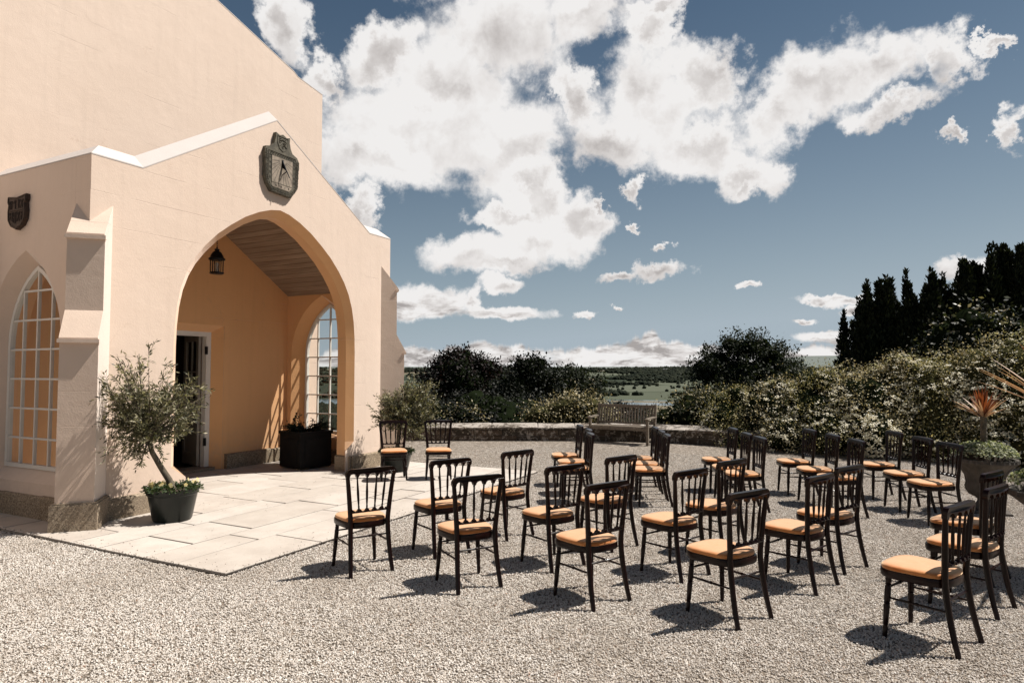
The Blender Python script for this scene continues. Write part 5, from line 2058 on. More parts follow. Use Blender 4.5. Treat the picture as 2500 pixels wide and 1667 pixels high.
#---FURNITURE---
# ------------------------------------------------------------------ chairs
def catmull(pts, n=4):
    out = []
    P = [Vector(p) for p in pts]
    for i in range(len(P) - 1):
        p0, p1, p2, p3 = P[max(0, i - 1)], P[i], P[i + 1], P[min(len(P) - 1, i + 2)]
        for s in range(n):
            t = s / n
            out.append(0.5 * ((2 * p1) + (p2 - p0) * t + (2 * p0 - 5 * p1 + 4 * p2 - p3) * t * t + (-p0 + 3 * p1 - 3 * p2 + p3) * t ** 3))
    out.append(P[-1])
    return out


def seat_outline(k=1.0, n=40):
    """D-shaped seat seen from above"""
    pts = []
    for i in range(n):
        a = 2 * PI * i / n
        c, s = math.cos(a), math.sin(a)
        ex = 2.0 / 3.4
        x = math.copysign(abs(c) ** ex, c)
        y = math.copysign(abs(s) ** ex, s)
        hw = 0.188 + 0.018 * y
        yy = y * 0.192 + (0.012 if y > 0 else 0)
        pts.append((x * hw * k, yy * k - 0.006))
    return pts


def ycurve(x):
    """the back is bowed: middle lies farther back than the posts"""
    return -0.022 * (1 - min(1.0, (x / 0.19)) ** 2 if abs(x) < 0.19 else 0)


def back_y(z):
    return -0.185 - 0.03 * ((z - 0.42) / 0.43) ** 1.3 if z > 0.42 else -0.185


def make_chair():
    t = empty('chair')
    # seat frame
    mb = MB()
    rings = [(1.0, 0.366), (1.025, 0.374), (1.03, 0.402), (1.015, 0.412), (0.97, 0.414)]
    vs = []
    n = 40
    for k, z in rings:
        vs += [(x, y, z) for x, y in seat_outline(k, n)]
    fs = []
    for i in range(len(rings) - 1):
        for k in range(n):
            fs.append((i * n + k, i * n + (k + 1) % n, (i + 1) * n + (k + 1) % n, (i + 1) * n + k))
    fs.append(tuple(reversed(range(n))))
    fs.append(tuple((len(rings) - 1) * n + k for k in range(n)))
    mb.add(vs, fs)
    mb.build('seat_frame', M_MAHOG, t, smooth=True)
    # cushion with soft welted edge and slight sag and wrinkles
    mb = MB()
    rings = [(0.955, 0.413), (0.99, 0.417), (1.0, 0.425), (0.985, 0.435), (0.94, 0.4425), (0.82, 0.4475), (0.55, 0.4505), (0.25, 0.4485), (0.06, 0.4475)]
    vs = []
    for j, (k, z) in enumerate(rings):
        for x, y in seat_outline(k, n):
            dz = 0.0028 * mnoise.noise(Vector((x * 14, y * 14, 3.1 + j * 0.1))) * (1 if j > 2 else 0.6)
            kk = 1 + 0.014 * mnoise.noise(Vector((x * 22, y * 22, 9))) if j < 4 else 1
            vs.append((x * kk, y * kk, z + dz))
    fs = []
    for i in range(len(rings) - 1):
        for k in range(n):
            fs.append((i * n + k, i * n + (k + 1) % n, (i + 1) * n + (k + 1) % n, (i + 1) * n + k))
    fs.append(tuple((len(rings) - 1) * n + k for k in range(n)))
    fs.append(tuple(reversed(range(n))))
    mb.add(vs, fs)
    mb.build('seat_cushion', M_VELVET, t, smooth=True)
    # front legs, turned with rings
    for s in (-1, 1):
        mb = MB()
        a, b = Vector((s * 0.158, 0.128, 0.378)), Vector((s * 0.184, 0.151, 0.0))
        prof = [(0, .0175), (0.10, .0175), (0.13, .0145), (0.15, .0185), (0.17, .0145), (0.2, .0180), (0.42, .0190), (0.44, .0155), (0.455, .0195), (0.47, .0155), (0.5, .0185), (0.80, .0150), (0.82, .0125), (0.84, .0155), (1.0, .0125)]
        mb.tube([a.lerp(b, q) for q, _ in prof], [r for _, r in prof], 10)
        mb.build('leg', M_MAHOG, t, smooth=True)
    # rear legs run up into the back posts
    for s in (-1, 1):
        mb = MB()
        pts = catmull([(s * 0.178, -0.250, 0.0), (s * 0.170, -0.222, 0.12), (s * 0.163, -0.198, 0.26), (s * 0.160, -0.184, 0.40), (s * 0.166, back_y(0.5), 0.50), (s * 0.181, back_y(0.65), 0.65), (s * 0.196, back_y(0.78), 0.78), (s * 0.2005, back_y(0.815), 0.815)], 3)
        m = len(pts)
        rad_ = [0.0165 + 0.0038 * math.sin(PI * min(1, i / m * 1.2)) for i in range(m)]
        mb.tube(pts, rad_, 10, flat=(1.02, 0.92))
        mb.build('leg', M_MAHOG, t, smooth=True)
    # crest rail with rounded shoulders and five arches cut beneath it
    xs_sp = [-0.1235, -0.0415, 0.0415, 0.1235]
    edge = 0.186
    bounds = [-edge] + xs_sp + [edge]
    low = []
    for i in range(5):
        a, b = bounds[i], bounds[i + 1]
        ga = 0.0 if i == 0 else 0.0075
        gb = 0.0 if i == 4 else 0.0075
        a2, b2 = a + ga, b - gb
        for k in range(9):
            u = k / 8
            x = a2 + (b2 - a2) * u
            zz = 0.787 + 0.030 * math.sqrt(max(0, 1 - (2 * u - 1) ** 2))
            low.append((x, zz))
    topc = []
    hw = 0.216
    for k in range(25):
        u = -1 + 2 * k / 24
        x = hw * u
        z = 0.852 + 0.006 * (1 - u * u)
        if abs(u) > 0.82:
            q = (abs(u) - 0.82) / 0.18
            z -= 0.030 * (1 - math.sqrt(max(0, 1 - q * q)))
        topc.append((x, z))
    left_dn = [(-hw, 0.80), (-0.2095, 0.785)]
    outline = [(-edge, 0.785)] + low[1:-1] + [(edge, 0.785), (0.2095, 0.785), (hw, 0.80)] + topc[::-1] + left_dn
    mb = MB()
    # thickness varies with a rounded top: build as prism with curved y
    def cy(x, z, w):
        return back_y(z) + ycurve(x) + (w - 0.5) * 0.031
    mb.prism(outline, lambda a, b, w: (a, cy(a, b, w / 1.0), b), 1.0)
    mb.build('crest_rail', M_MAHOG, t, smooth=True)
    # rounded top bead softens the rail's upper edge
    # lower rail with scalloped top and round beads
    mb = MB()
    zl = 0.497
    hw2 = 0.160
    top = []
    nb = 5
    for i in range(nb):
        a = -hw2 + 2 * hw2 * i / nb
        b = -hw2 + 2 * hw2 * (i + 1) / nb
        for k in range(8):
            u = k / 7
            x = a + 0.010 + (b - a - 0.020) * u
            top.append((x, zl + 0.030 - 0.018 * math.sqrt(max(0, 1 - (2 * u - 1) ** 2))))
    outline = [(-hw2, zl)] + [(hw2, zl), (hw2, zl + 0.032)] + top[::-1] + [(-hw2, zl + 0.032)]
    mb.prism(outline, lambda a, b, w: (a, back_y(b) + ycurve(a) + (w - 0.5) * 0.027, b), 1.0)
    for i in range(6):
        x = -0.14 + 0.28 * i / 5
        mb.ball((x, back_y(zl) + ycurve(x) - 0.012, zl + 0.014), 0.0085)
        mb.ball((x, back_y(zl) + ycurve(x) + 0.012, zl + 0.014), 0.0085)
    mb.build('lower_rail', M_MAHOG, t, smooth=True)
    # four fanned spindles
    for i, xt in enumerate(xs_sp):
        xb = xt * 0.80
        mb = MB()
        za, zb = zl + 0.022, 0.806
        prof = [(0, .0095), (0.04, .0095), (0.07, .0062), (0.10, .0088), (0.13, .0062), (0.30, .0100), (0.5, .0110), (0.72, .0082), (0.88, .0064), (0.90, .0095), (0.92, .0068), (0.96, .0110), (1.0, .0150)]
        pts = []
        for q, _ in prof:
            x = xb + (xt - xb) * q
            z = za + (zb - za) * q
            pts.append((x, back_y(z) + ycurve(x), z))
        mb.tube(pts, [r for _, r in prof], 8)
        mb.build('spindle', M_MAHOG, t, smooth=True)
    # stretchers
    def st(a, b, r=0.0085):
        a, b = Vector(a), Vector(b)
        mb = MB()
        prof = [(0, .7), (0.12, .8), (0.44, 1.0), (0.465, 0.8), (0.48, 1.25), (0.52, 1.25), (0.535, 0.8), (0.56, 1.0), (0.88, .8), (1, .7)]
        mb.tube([a.lerp(b, q) for q, _ in prof], [r * k for _, k in prof], 7)
        mb.build('stretcher', M_MAHOG, t, smooth=True)
    st((-0.163, 0.133, 0.300), (0.163, 0.133, 0.300))
    st((-0.162, -0.190, 0.300), (0.162, -0.190, 0.300))
    for s in (-1, 1):
        st((s * 0.167, 0.136, 0.240), (s * 0.164, -0.200, 0.240))
    return t


CH_ = {  # places and turns fitted to image pixels of feet, seats and backs
    1: (4.404, 3.672, 5.764, 'mahogany chair with orange cushion, leftmost of the nearest row, close to the paving corner'),
    3: (4.471, 2.682, 5.692, 'mahogany chair with orange cushion, second from the left in the nearest row'),
    6: (4.598, 1.722, 5.813, 'mahogany chair with orange cushion, middle one of the nearest row'),
    10: (4.707, 0.781, 5.791, 'mahogany chair with orange cushion, fourth from the left in the nearest row'),
    13: (4.85, -0.396, 5.819, 'largest-looking chair, nearest the camera at the right end of the nearest row'),
    2: (5.14, 3.378, 5.821, 'chair seen between the two leftmost nearest chairs, first of the second row'),
    5: (5.252, 2.316, 5.81, 'chair in the second row, just left of the middle chair of the nearest row'),
    8: (5.469, 1.323, 5.84, 'chair in the second row, seen left of the fourth nearest chair'),
    11: (5.633, 0.39, 5.873, 'chair in the second row, right of the fourth nearest chair'),
    14: (5.663, -0.71, 5.838, 'chair standing right behind the nearest right-hand chair, its seat cushion half lit'),
    4: (5.95, 3.13, 5.93, 'leftmost chair of the third row, its seat overlapping the paving edge'),
    7: (6.036, 2.084, 5.881, 'chair in the third row, hidden up to the seat by the middle nearest chair'),
    9: (6.213, 1.118, 5.852, 'chair in the third row, half hidden behind the second row near the middle'),
    12: (6.294, 0.182, 5.805, 'fourth chair of the third row, tall back right of the scene centre'),
    15: (6.444, -0.815, 5.822, 'chair at the right edge with its cushion shaded by another chair back, before the urns'),
    27: (7.784, 3.093, 0.529, 'nearest of the three sideways chairs left of the bench'),
    26: (8.311, 3.311, 0.517, 'middle of the three sideways chairs left of the bench'),
    25: (8.887, 3.656, 0.543, 'farthest of the three sideways chairs left of the bench'),
    30: (8.092, 2.203, 0.382, 'nearest of the three sideways chairs right under the bench end'),
    29: (8.539, 2.383, 0.386, 'middle of the three sideways chairs right under the bench end'),
    28: (9.047, 2.599, 0.422, 'farthest of the three sideways chairs right under the bench end'),
    24: (8.266, 1.128, 0.431, 'nearest of the three sideways chairs before the start of the flowering hedge'),
    23: (8.735, 1.345, 0.398, 'middle of the three sideways chairs before the start of the flowering hedge'),
    22: (9.403, 1.607, 0.421, 'farthest of the three sideways chairs before the start of the flowering hedge'),
    21: (8.477, 0.113, 0.368, 'nearest of the three sideways chairs before the middle of the hedge'),
    20: (9.028, 0.367, 0.374, 'middle of the three sideways chairs before the middle of the hedge'),
    19: (9.688, 0.656, 0.411, 'farthest of the three sideways chairs before the middle of the hedge'),
    16: (8.522, -0.801, 0.479, 'sideways chair right beside the small-palm urn, its back fully visible'),
    17: (9.147, -0.595, 0.379, 'sideways chair behind the one beside the small-palm urn'),
    18: (9.857, -0.345, 0.386, 'sideways chair farthest back toward the wall, left of the small-palm urn'),
    31: (8.005, 6.068, 2.28, 'left of the two chairs facing the rows, standing on paving before the potted olive'),
    32: (8.396, 5.529, 2.186, 'right of the two chairs facing the rows, at the far paving edge'),
}
proto = make_chair()
first = True
for k, (x, y, a, lab) in CH_.items():
    c = proto if first else copy_tree(proto)
    first = False
    on_pave = FX0 < x < FX1 and y > FY0
    c.location = (x, y, 0.032 if on_pave else 0.004)
    c.rotation_euler = (0, 0, a + random.uniform(-0.01, 0.01))
    g = 'chairs in the near block, backs to the camera' if k <= 15 else ('chairs in the far block, seen from the side' if k <= 30 else 'pair of chairs facing the rows')
    tag(c, lab, 'chair', g)
    # cushions do not all lie alike
    for ch in c.children:
        if ch.name.startswith('seat_cushion'):
            ch.rotation_euler = (random.uniform(-0.008, 0.008), random.uniform(-0.008, 0.008), random.uniform(-0.05, 0.05))
            ch.location = (random.uniform(-0.004, 0.004), random.uniform(-0.003, 0.006), 0)

# ------------------------------------------------------------------ teak bench
bx, by, ba = 14.57, 4.60, rad(-90 + 8)      # faces the yard
bench = empty('garden_bench', (bx, by, 0), rad(83))
tag(bench, 'weathered grey slatted wooden bench in front of the terrace wall', 'bench')
# local: x along the bench, y toward the sitter's back (away from the yard is -y)
BL = 0.73


def bpart(name, *boxes):
    mb = MB()
    for b in boxes:
        mb.box(*b)
    return mb.build(name, M_TEAK, bench)


for s in (-1, 1):
    x0, x1 = (-BL, -BL + 0.055) if s < 0 else (BL - 0.055, BL)
    mb = MB()
    mb.box(x0, x1, 0.185, 0.235, 0.0, 0.56)
    mb.build('leg', M_TEAK, bench)
    mb = MB()
    mb.hexa([(x0, -0.235, 0.0), (x1, -0.235, 0.0), (x1, -0.185, 0.0), (x0, -0.185, 0.0), (x0, -0.235, 0.40), (x1, -0.235, 0.40), (x1, -0.185, 0.40), (x0, -0.185, 0.40)])
    mb.hexa([(x0, -0.235, 0.401), (x1, -0.235, 0.401), (x1, -0.185, 0.401), (x0, -0.185, 0.401), (x0, -0.30, 0.885), (x1, -0.30, 0.885), (x1, -0.258, 0.885), (x0, -0.258, 0.885)])
    mb.build('leg', M_TEAK, bench)
    mb = MB()
    mb.hexa([(x0 - 0.015, -0.25, 0.595), (x1 + 0.015, -0.25, 0.595), (x1 + 0.015, 0.27, 0.563), (x0 - 0.015, 0.27, 0.563), (x0 - 0.015, -0.25, 0.62), (x1 + 0.015, -0.25, 0.62), (x1 + 0.015, 0.27, 0.592), (x0 - 0.015, 0.27, 0.592)])
    mb.build('armrest', M_TEAK, bench)
    bpart('side_rail', (x0 + 0.01, x1 - 0.01, -0.184, 0.184, 0.10, 0.14))
bpart('front_rail', (-BL + 0.056, BL - 0.056, 0.195, 0.225, 0.315, 0.385))
bpart('back_rail', (-BL + 0.056, BL - 0.056, -0.225, -0.195, 0.315, 0.385))
mb = MB()
mb.hexa([(-BL + 0.056, -0.295, 0.80), (BL - 0.056, -0.295, 0.80), (BL - 0.056, -0.268, 0.80), (-BL + 0.056, -0.268, 0.80), (-BL + 0.056, -0.303, 0.868), (BL - 0.056, -0.303, 0.868), (BL - 0.056, -0.274, 0.868), (-BL + 0.056, -0.274, 0.868)])
mb.build('top_rail', M_TEAK, bench)
mb = MB()
mb.box(-BL + 0.056, BL - 0.056, -0.236, -0.212, 0.43, 0.47)
mb.build('back_rail', M_TEAK, bench)
for k in range(6):
    y0 = -0.18 + k * 0.065
    bpart('slat', (-BL + 0.03, BL - 0.03, y0, y0 + 0.052, 0.387, 0.403))
for k in range(19):
    x = -BL + 0.10 + (2 * BL - 0.20) * k / 18
    mb = MB()
    mb.hexa([(x - 0.018, -0.232, 0.471), (x + 0.018, -0.232, 0.471), (x + 0.018, -0.218, 0.471), (x - 0.018, -0.218, 0.471), (x - 0.018, -0.289, 0.80), (x + 0.018, -0.289, 0.80), (x + 0.018, -0.275, 0.80), (x - 0.018, -0.275, 0.80)])
    mb.build('slat', M_TEAK, bench)

# ------------------------------------------------------------------ lantern in the porch
lx, ly, lz = 6.47, 8.10, 3.055
lan = empty('lantern', (lx, ly, lz))
tag(lan, 'black iron and glass lantern hanging on a chain in the porch', 'lantern')


def hexring(r, z, n=6, ph=0.2):
    return [(r * math.cos(2 * PI * k / n + ph), r * math.sin(2 * PI * k / n + ph), z) for k in range(n)]


mb = MB()
mb.lathe([(0.015, -0.012), (0.09, -0.006), (0.105, 0.0), (0.105, 0.014), (0.092, 0.02)], 6)
mb.build('base', M_IRON, lan)
mb = MB()
rb, rt = hexring(0.085, 0.02), hexring(0.088, 0.20)
for a, b in zip(rb, rt):
    mb.tube([a, b], 0.007, 5)
for z in (0.195,):
    q = hexring(0.088, z)
    for a, b in zip(q, q[1:] + q[:1]):
        mb.tube([a, b], 0.006, 5)
mb.build('frame', M_IRON, lan)
for k in range(6):
    q = MB()
    a, b, c, d = rb[k], rb[(k + 1) % 6], rt[(k + 1) % 6], rt[k]
    q.add([tuple(0.94 * v if i < 2 else v for i, v in enumerate(p)) for p in (a, b, c, d)], [(0, 1, 2, 3)])
    q.build('pane', M_GLASS, lan, fix=False)
mb = MB()
mb.lathe([(0.112, 0.198), (0.118, 0.215), (0.095, 0.235), (0.085, 0.265), (0.062, 0.305), (0.035, 0.328), (0.028, 0.335), (0.036, 0.345), (0.036, 0.355), (0.012, 0.365), (0.010, 0.385)], 12)
mb.build('cap', M_IRON, lan, smooth=True)
mb = MB()
mb.lathe([(0.02, 0.02), (0.02, 0.095), (0.014, 0.10), (0.024, 0.13), (0.018, 0.155), (0.004, 0.165)], 10)
mb.build('bulb', simple('candle_bulb', (0.55, 0.48, 0.40), 0.3), lan, smooth=True)
mb = MB()
zc = 0.385
nl = int((4.24 - lz - zc) / 0.034)
for k in range(nl + 1):
    z = zc + 0.034 * k
    ring_ = []
    for s in range(9):
        a = 2 * PI * s / 8
        u, v = 0.010 * math.cos(a), 0.023 * math.sin(a)
        ring_.append((u, 0, z + v) if k % 2 else (0, u, z + v))
    mb.tube(ring_, 0.003, 4, cap=False)
mb.build('chain', M_IRON, lan)

# ------------------------------------------------------------------ sundial on the porch gable
SX, SZ = 6.765, 4.52
dial = empty('sundial', (SX, YF, SZ))
tag(dial, 'carved shield-shaped stone sundial on the porch gable above the arch', 'sundial')
body = [(-0.19, -0.345), (0.17, -0.365), (0.245, -0.28), (0.30, -0.20), (0.305, 0.03), (0.325, 0.10), (0.315, 0.20), (0.28, 0.25), (0.19, 0.285), (0.155, 0.345), (0.135, 0.43), (0.14, 0.505), (0.075, 0.485), (0.01, 0.515), (-0.055, 0.49), (-0.12, 0.515), (-0.125, 0.44), (-0.15, 0.35), (-0.20, 0.29), (-0.30, 0.265), (-0.315, 0.18), (-0.305, 0.0), (-0.31, -0.15), (-0.27, -0.25)]
mb = MB()
mb.prism(body, lambda a, b, w: (a, -w, b), 0.06)
mb.build('backplate', M_SUNDIAL, dial)
mb = MB()
rr = random.Random(2)
# carved leafy border: small knobs along the rim
bd = [p for p in body if p[1] < 0.27]
path = [(-0.30, 0.23), (-0.285, 0.05), (-0.285, -0.13), (-0.24, -0.24), (-0.16, -0.325), (0.15, -0.34), (0.225, -0.26), (0.275, -0.18), (0.285, 0.04), (0.295, 0.2)]
for (a, b), (c, d) in zip(path, path[1:]):
    L = math.hypot(c - a, d - b)
    m = max(2, int(L / 0.020))
    for i in range(m):
        for s in (-1, 1):
            t = (i + rr.random() * 0.6) / m
            x = a + (c - a) * t - (d - b) / L * s * 0.013
            z = b + (d - b) * t + (c - a) / L * s * 0.013
            mb.ball((x, -0.062, z), rr.uniform(0.010, 0.016), n=5, m=3)
mb.build('carved_border', M_SUNDIAL, dial)
dial.children[-1]['kind'] = 'stuff'
mb = MB()
for a, b in (((-0.25, 0.225), (0.25, 0.225)), ((-0.25, 0.17), (0.25, 0.17)), ((-0.25, -0.22), (-0.25, 0.225)), ((0.25, -0.20), (0.25, 0.225)), ((-0.195, -0.20), (-0.195, 0.17)), ((0.195, -0.18), (0.195, 0.17)), ((-0.25, -0.22), (-0.15, -0.29)), ((-0.15, -0.29), (0.14, -0.30)), ((0.14, -0.30), (0.25, -0.20)), ((-0.195, -0.215), (0.195, -0.215))):
    mb.tube([(a[0], -0.062, a[1]), (b[0], -0.062, b[1])], 0.006, 5)
mb.build('ribs', M_SUNDIAL, dial)
mb = MB()
mb.prism([(-0.19, -0.275), (0.13, -0.285), (0.19, -0.22), (0.19, 0.165), (-0.19, 0.165), (-0.19, -0.21)], lambda a, b, w: (a, -0.0605 - w, b), 0.004)
mb.build('dial_face', M_DIALFACE, dial)
mb = MB()
O_ = Vector((-0.0, 0, 0.13))
for ang in (-78, -62, -48, -36, -25, -14, -5, 4, 13, 22, 34, 48, 63, 78):
    a = rad(ang)
    d = Vector((math.sin(a), 0, -math.cos(a)))
    # stop at the inner frame
    tmax = min((0.188 / abs(d.x)) if abs(d.x) > 1e-6 else 9, (0.13 + 0.21) / max(1e-6, -d.z))
    p0, p1 = O_ + d * 0.06, O_ + d * tmax
    w = d.cross(Vector((0, 1, 0))).normalized() * 0.0022
    mb.add([(p0 - w).to_tuple(), (p0 + w).to_tuple(), (p1 + w).to_tuple(), (p1 - w).to_tuple()], [(0, 1, 2, 3)])
mb.v = [(v[0], -0.0665, v[2]) for v in mb.v]
mb.build('hour_lines', M_DIALINK, dial, fix=False)


def letters(txt, x, z, size, parent, mat, y=-0.066, rot=0.0, face='front', name='lettering'):
    cu = bpy.data.curves.new(name, 'FONT')
    cu.body = txt
    cu.size = size
    cu.align_x = 'CENTER'
    cu.align_y = 'CENTER'
    cu.extrude = 0.0015
    cu.resolution_u = 2
    tmp = bpy.data.objects.new(name, cu)
    COL.objects.link(tmp)
    dg = bpy.context.evaluated_depsgraph_get()
    me = bpy.data.meshes.new_from_object(tmp.evaluated_get(dg))
    bpy.data.objects.remove(tmp)
    me.materials.clear()
    me.materials.append(mat)
    o = link(name, me, parent)
    o.location = (x, y, z)
    o.rotation_euler = (PI / 2, 0, 0) if face == 'front' else (PI / 2, 0, -PI / 2)
    return o


for txt, x, z in (('VI', -0.222, 0.13), ('VII', -0.222, 0.06), ('VIII', -0.222, -0.01), ('IX', -0.222, -0.08), ('X', -0.222, -0.15),
                  ('XI', -0.12, -0.25), ('XII', -0.03, -0.25), ('I', 0.05, -0.25), ('II', 0.12, -0.25),
                  ('III', 0.222, -0.14), ('IIII', 0.222, -0.07), ('V', 0.222, 0.0), ('VI', 0.222, 0.07), ('VII', 0.222, 0.13)):
    letters(txt, x, z, 0.042, dial, M_DIALINK)
mb = MB()
# carved scroll band over the face and small shield with chevron above
for i in range(11):
    x = -0.21 + 0.042 * i
    ring_ = [(x + 0.013 * math.cos(a), -0.062, 0.197 + 0.016 * math.sin(a)) for a in np.linspace(0, 1.6 * PI, 8)]
    mb.tube(ring_, 0.004, 4)
mb.build('scroll_band', M_SUNDIAL, dial)
mb = MB()
sh = [(-0.095, 0.475), (0.10, 0.475), (0.10, 0.38), (0.07, 0.31), (0.01, 0.265), (-0.06, 0.30), (-0.095, 0.38), (-0.095, 0.475)]
for a, b in zip(sh, sh[1:]):
    mb.tube([(a[0], -0.062, a[1]), (b[0], -0.062, b[1])], 0.006, 5)
for a, b in (((-0.07, 0.33), (0.005, 0.395)), ((0.005, 0.395), (0.08, 0.32)), ((-0.06, 0.45), (0.06, 0.42)), ((0.06, 0.45), (-0.06, 0.42))):
    mb.tube([(a[0], -0.062, a[1]), (b[0], -0.062, b[1])], 0.008, 5)
for x, z in ((-0.045, 0.40), (0.055, 0.40), (0.005, 0.335)):
    ring_ = [(x + 0.018 * math.cos(a), -0.062, z + 0.018 * math.sin(a)) for a in np.linspace(0, 2 * PI, 9)]
    mb.tube(ring_, 0.0045, 4)
mb.build('crest', M_SUNDIAL, dial)
mb = MB()
# gnomon: slanting rod from the top centre with a forked stay
g0 = Vector((0.0, -0.06, 0.13))
g1 = Vector((0.0, -0.205, -0.135))
mb.tube([g0, g1], [0.012, 0.006], 6)
mb.cbox((0, -0.067, 0.09), (0.016, 0, 0), (0, 0.003, 0), (0, 0, 0.05))
mb.prism([(-0.063, 0.135), (-0.063, 0.03), (-0.150, -0.035), (-0.135, 0.005)], lambda a, b, w: (-0.004 + w, a, b), 0.008)
mb.tube([g0.lerp(g1, 0.62), Vector((0.0, -0.063, -0.075))], 0.007, 6)
mb.build('gnomon', M_IRON, dial, fix=False)

# ------------------------------------------------------------------ carved plaque on the left wall
plq = empty('shield_plaque', (XL, 8.555, 3.50), 0)
tag(plq, 'small dark carved heraldic shield on the shaded left wall', 'plaque')
out = [(-0.19, 0.19), (0.0, 0.165), (0.19, 0.19), (0.195, 0.13), (0.17, 0.09), (0.185, 0.0), (0.175, -0.10), (0.12, -0.17), (0.0, -0.215), (-0.12, -0.17), (-0.175, -0.10), (-0.185, 0.0), (-0.17, 0.09), (-0.195, 0.13)]
mb = MB()
mb.prism(out, lambda a, b, w: (-w, a, b), 0.045)
mb.build('shield', M_OAKPLAQUE, plq)
mb = MB()
for a, b in zip(out, out[1:] + out[:1]):
    mb.tube([(-0.046, a[0] * 0.93, a[1] * 0.93), (-0.046, b[0] * 0.93, b[1] * 0.93)], 0.010, 5)
mb.build('rim', M_OAKPLAQUE, plq)
mb = MB()
for (a, b, c, d) in ((-0.14, 0.13, -0.08, 0.03), (-0.08, 0.13, -0.14, 0.03), (-0.05, 0.03, -0.05, 0.13), (-0.05, 0.13, 0.0, 0.13), (-0.05, 0.08, -0.01, 0.08), (0.02, 0.13, 0.02, 0.03), (0.02, 0.13, 0.07, 0.10), (0.07, 0.10, 0.02, 0.075), (0.10, 0.13, 0.10, 0.03), (0.14, 0.13, 0.14, 0.03), (0.10, 0.08, 0.14, 0.08),
                     (-0.15, -0.01, -0.15, -0.09), (-0.11, -0.01, -0.11, -0.11), (-0.15, -0.05, -0.11, -0.05), (-0.075, -0.01, -0.02, -0.12), (-0.02, -0.01, -0.075, -0.12), (0.01, -0.01, 0.01, -0.14), (0.05, -0.01, 0.05, -0.13), (0.01, -0.07, 0.05, -0.07), (0.08, -0.01, 0.08, -0.11), (0.13, -0.01, 0.13, -0.09), (0.08, -0.05, 0.13, -0.05), (-0.15, 0.01, 0.15, 0.01)):
    mb.tube([(-0.050, a, b), (-0.050, c, d)], 0.007, 4)
mb.build('carving', M_OAKPLAQUE, plq)
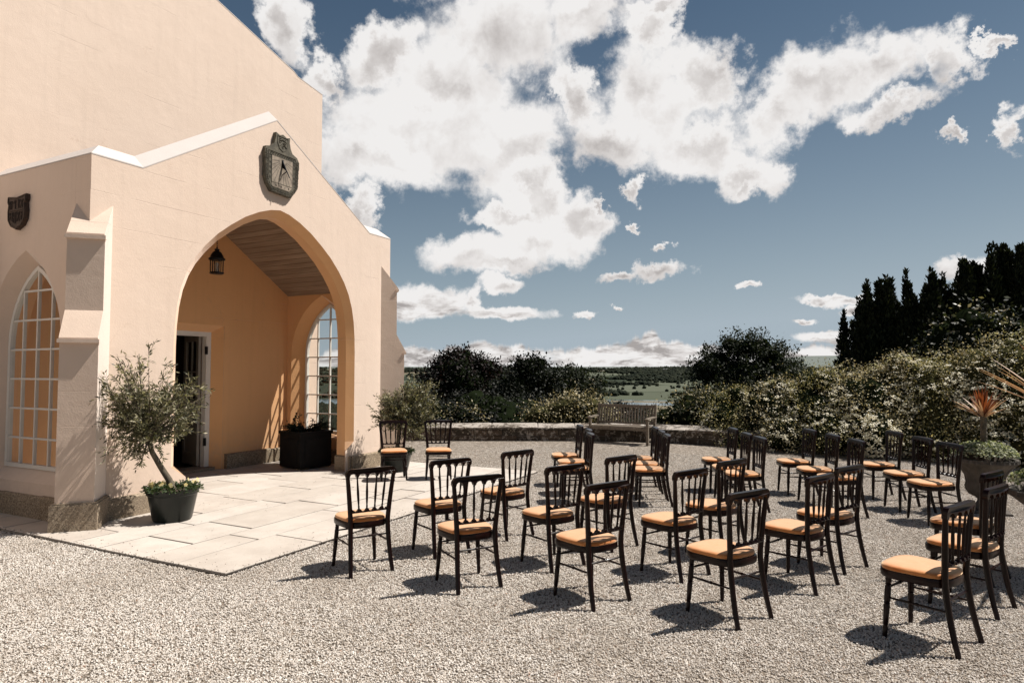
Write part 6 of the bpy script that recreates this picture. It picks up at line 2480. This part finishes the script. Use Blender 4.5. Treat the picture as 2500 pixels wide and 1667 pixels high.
#---GRAVEL---
# ------------------------------------------------------------------ loose gravel on the yard near the camera
def stones_object():
    vs, fs, dens = [], [], []
    step = 0.4
    f = Vector((math.cos(YAW), math.sin(YAW)))
    for ix in range(0, 40):
        for iy in range(-14, 26):
            x0, y0 = ix * step, iy * step
            cx, cy = x0 + step / 2, y0 + step / 2
            fd = cx * f.x + cy * f.y
            sd_ = cx * f.y - cy * f.x
            if fd < 3.0 or fd > 15.0 or (cx > 13.2 and cy > 0) or cx > 13.9 or abs(sd_) > fd * 0.80 + 0.5:
                continue
            if cx > FX0 - 0.01 and cx < FX1 + 0.01 and cy > FY0 - 0.2:
                continue
            if cy > 7.0 and cx > 3.6:
                continue
            b = len(vs)
            yy1 = min(y0 + step, FY0 - 0.005) if (FX0 - 0.2 < cx < FX1) else y0 + step
            xx1 = min(x0 + step, FX0 - 0.01) if (cy > FY0 and x0 < FX0) else x0 + step
            vs += [(x0, y0, 0.0), (xx1, y0, 0.0), (xx1, yy1, 0.0), (x0, yy1, 0.0)]
            fs.append((b, b + 1, b + 2, b + 3))
            dens += [max(1500, 7200 - 720 * max(0, fd - 4.5))] * 4
    for (xa, xb, ya, yb) in ((FX0 - 0.12, FX0 - 0.008, 4.40, 8.8), (3.6, 9.72, FY0 - 0.075, FY0 - 0.006)):
        b = len(vs)
        vs += [(xa, ya, 0.004), (xb, ya, 0.004), (xb, yb, 0.004), (xa, yb, 0.004)]
        fs.append((b, b + 1, b + 2, b + 3))
        dens += [6500] * 4
    for (xa, xb, ya, yb, dn) in ((FX0, 9.7, FY0, FY0 + 0.05, 900), (FX0, 9.7, FY0 + 0.05, FY0 + 0.22, 60), (FX0, FX0 + 0.05, FY0, 8.6, 900), (FX0 + 0.05, FX0 + 0.25, FY0, 7.0, 60)):
        b = len(vs)
        vs += [(xa, ya, 0.026), (xb, ya, 0.026), (xb, yb, 0.026), (xa, yb, 0.026)]
        fs.append((b, b + 1, b + 2, b + 3))
        dens += [dn] * 4
    me = bpy.data.meshes.new('gravel_stones')
    me.from_pydata(vs, [], fs)
    at_ = me.attributes.new('dens', 'FLOAT', 'POINT')
    at_.data.foreach_set('value', dens)
    o = link('gravel_stones', me)
    tag(o, 'loose pale gravel stones covering the yard', 'gravel', kind='stuff')
    ng = bpy.data.node_groups.new('scatter_stones', 'GeometryNodeTree')
    ng.interface.new_socket('Geometry', in_out='INPUT', socket_type='NodeSocketGeometry')
    ng.interface.new_socket('Geometry', in_out='OUTPUT', socket_type='NodeSocketGeometry')
    N, Lk = ng.nodes, ng.links
    gi = N.new('NodeGroupInput')
    go = N.new('NodeGroupOutput')
    dp = N.new('GeometryNodeDistributePointsOnFaces')
    dp.distribute_method = 'RANDOM'
    na_ = N.new('GeometryNodeInputNamedAttribute')
    na_.data_type = 'FLOAT'
    na_.inputs['Name'].default_value = 'dens'
    Lk.new(gi.outputs[0], dp.inputs['Mesh'])
    Lk.new(na_.outputs['Attribute'], dp.inputs['Density'])
    ic = N.new('GeometryNodeMeshIcoSphere')
    ic.inputs['Radius'].default_value = 1.0
    ic.inputs['Subdivisions'].default_value = 1
    sp = N.new('GeometryNodeSetPosition')
    nz = N.new('ShaderNodeTexNoise')
    nz.inputs['Scale'].default_value = 0.9
    sb = N.new('ShaderNodeVectorMath')
    sb.operation = 'SUBTRACT'
    sb.inputs[1].default_value = (0.5, 0.5, 0.5)
    Lk.new(nz.outputs['Color'], sb.inputs[0])
    Lk.new(ic.outputs['Mesh'], sp.inputs['Geometry'])
    Lk.new(sb.outputs[0], sp.inputs['Offset'])
    sm = N.new('GeometryNodeSetMaterial')
    sm.inputs['Material'].default_value = M_STONE
    Lk.new(sp.outputs[0], sm.inputs['Geometry'])
    ip = N.new('GeometryNodeInstanceOnPoints')
    Lk.new(dp.outputs['Points'], ip.inputs['Points'])
    Lk.new(sm.outputs[0], ip.inputs['Instance'])
    rv = N.new('FunctionNodeRandomValue')
    rv.data_type = 'FLOAT_VECTOR'
    rv.inputs[0].default_value = (0, 0, 0)
    rv.inputs[1].default_value = (6.28, 6.28, 6.28)
    Lk.new(rv.outputs[0], ip.inputs['Rotation'])
    rs_ = N.new('FunctionNodeRandomValue')
    rs_.data_type = 'FLOAT_VECTOR'
    rs_.inputs[0].default_value = (0.0040, 0.0038, 0.0030)
    rs_.inputs[1].default_value = (0.0088, 0.0075, 0.0056)
    rs_.inputs['Seed'].default_value = 5
    Lk.new(rs_.outputs[0], ip.inputs['Scale'])
    ti = N.new('GeometryNodeTranslateInstances')
    rz = N.new('FunctionNodeRandomValue')
    rz.data_type = 'FLOAT_VECTOR'
    rz.inputs[0].default_value = (0, 0, 0.000)
    rz.inputs[1].default_value = (0, 0, 0.006)
    rz.inputs['Seed'].default_value = 9
    Lk.new(ip.outputs[0], ti.inputs['Instances'])
    Lk.new(rz.outputs[0], ti.inputs['Translation'])
    ti.inputs['Local Space'].default_value = False
    Lk.new(ti.outputs[0], go.inputs[0])
    md = o.modifiers.new('scatter', 'NODES')
    md.node_group = ng
    return o


stones_object()

# drifts of fallen leaves and grit on the paving
mb = MB()
rr = random.Random(4)
for _ in range(260):
    x, y = rr.uniform(3.9, 9.4), rr.uniform(4.6, 7.1)
    if rr.random() < 0.5:
        y = rr.gauss(6.9, 0.12)
    if y > 7.08:
        continue
    s = rr.uniform(0.004, 0.011)
    a = rr.uniform(0, PI)
    c, q = math.cos(a) * s, math.sin(a) * s
    z = 0.0375
    mb.add([(x - c, y - q, z), (x + q * 0.5, y - c * 0.5, z + s * 0.3), (x + c, y + q, z), (x - q * 0.5, y + c * 0.5, z + s * 0.2)], [(0, 1, 2, 3)])
o = mb.build('leaf_litter', simple('dry_leaf', (0.10, 0.06, 0.035), 0.9), fix=False)
tag(o, 'scattered dry leaf fragments on the pale paving', 'leaf litter', kind='stuff')
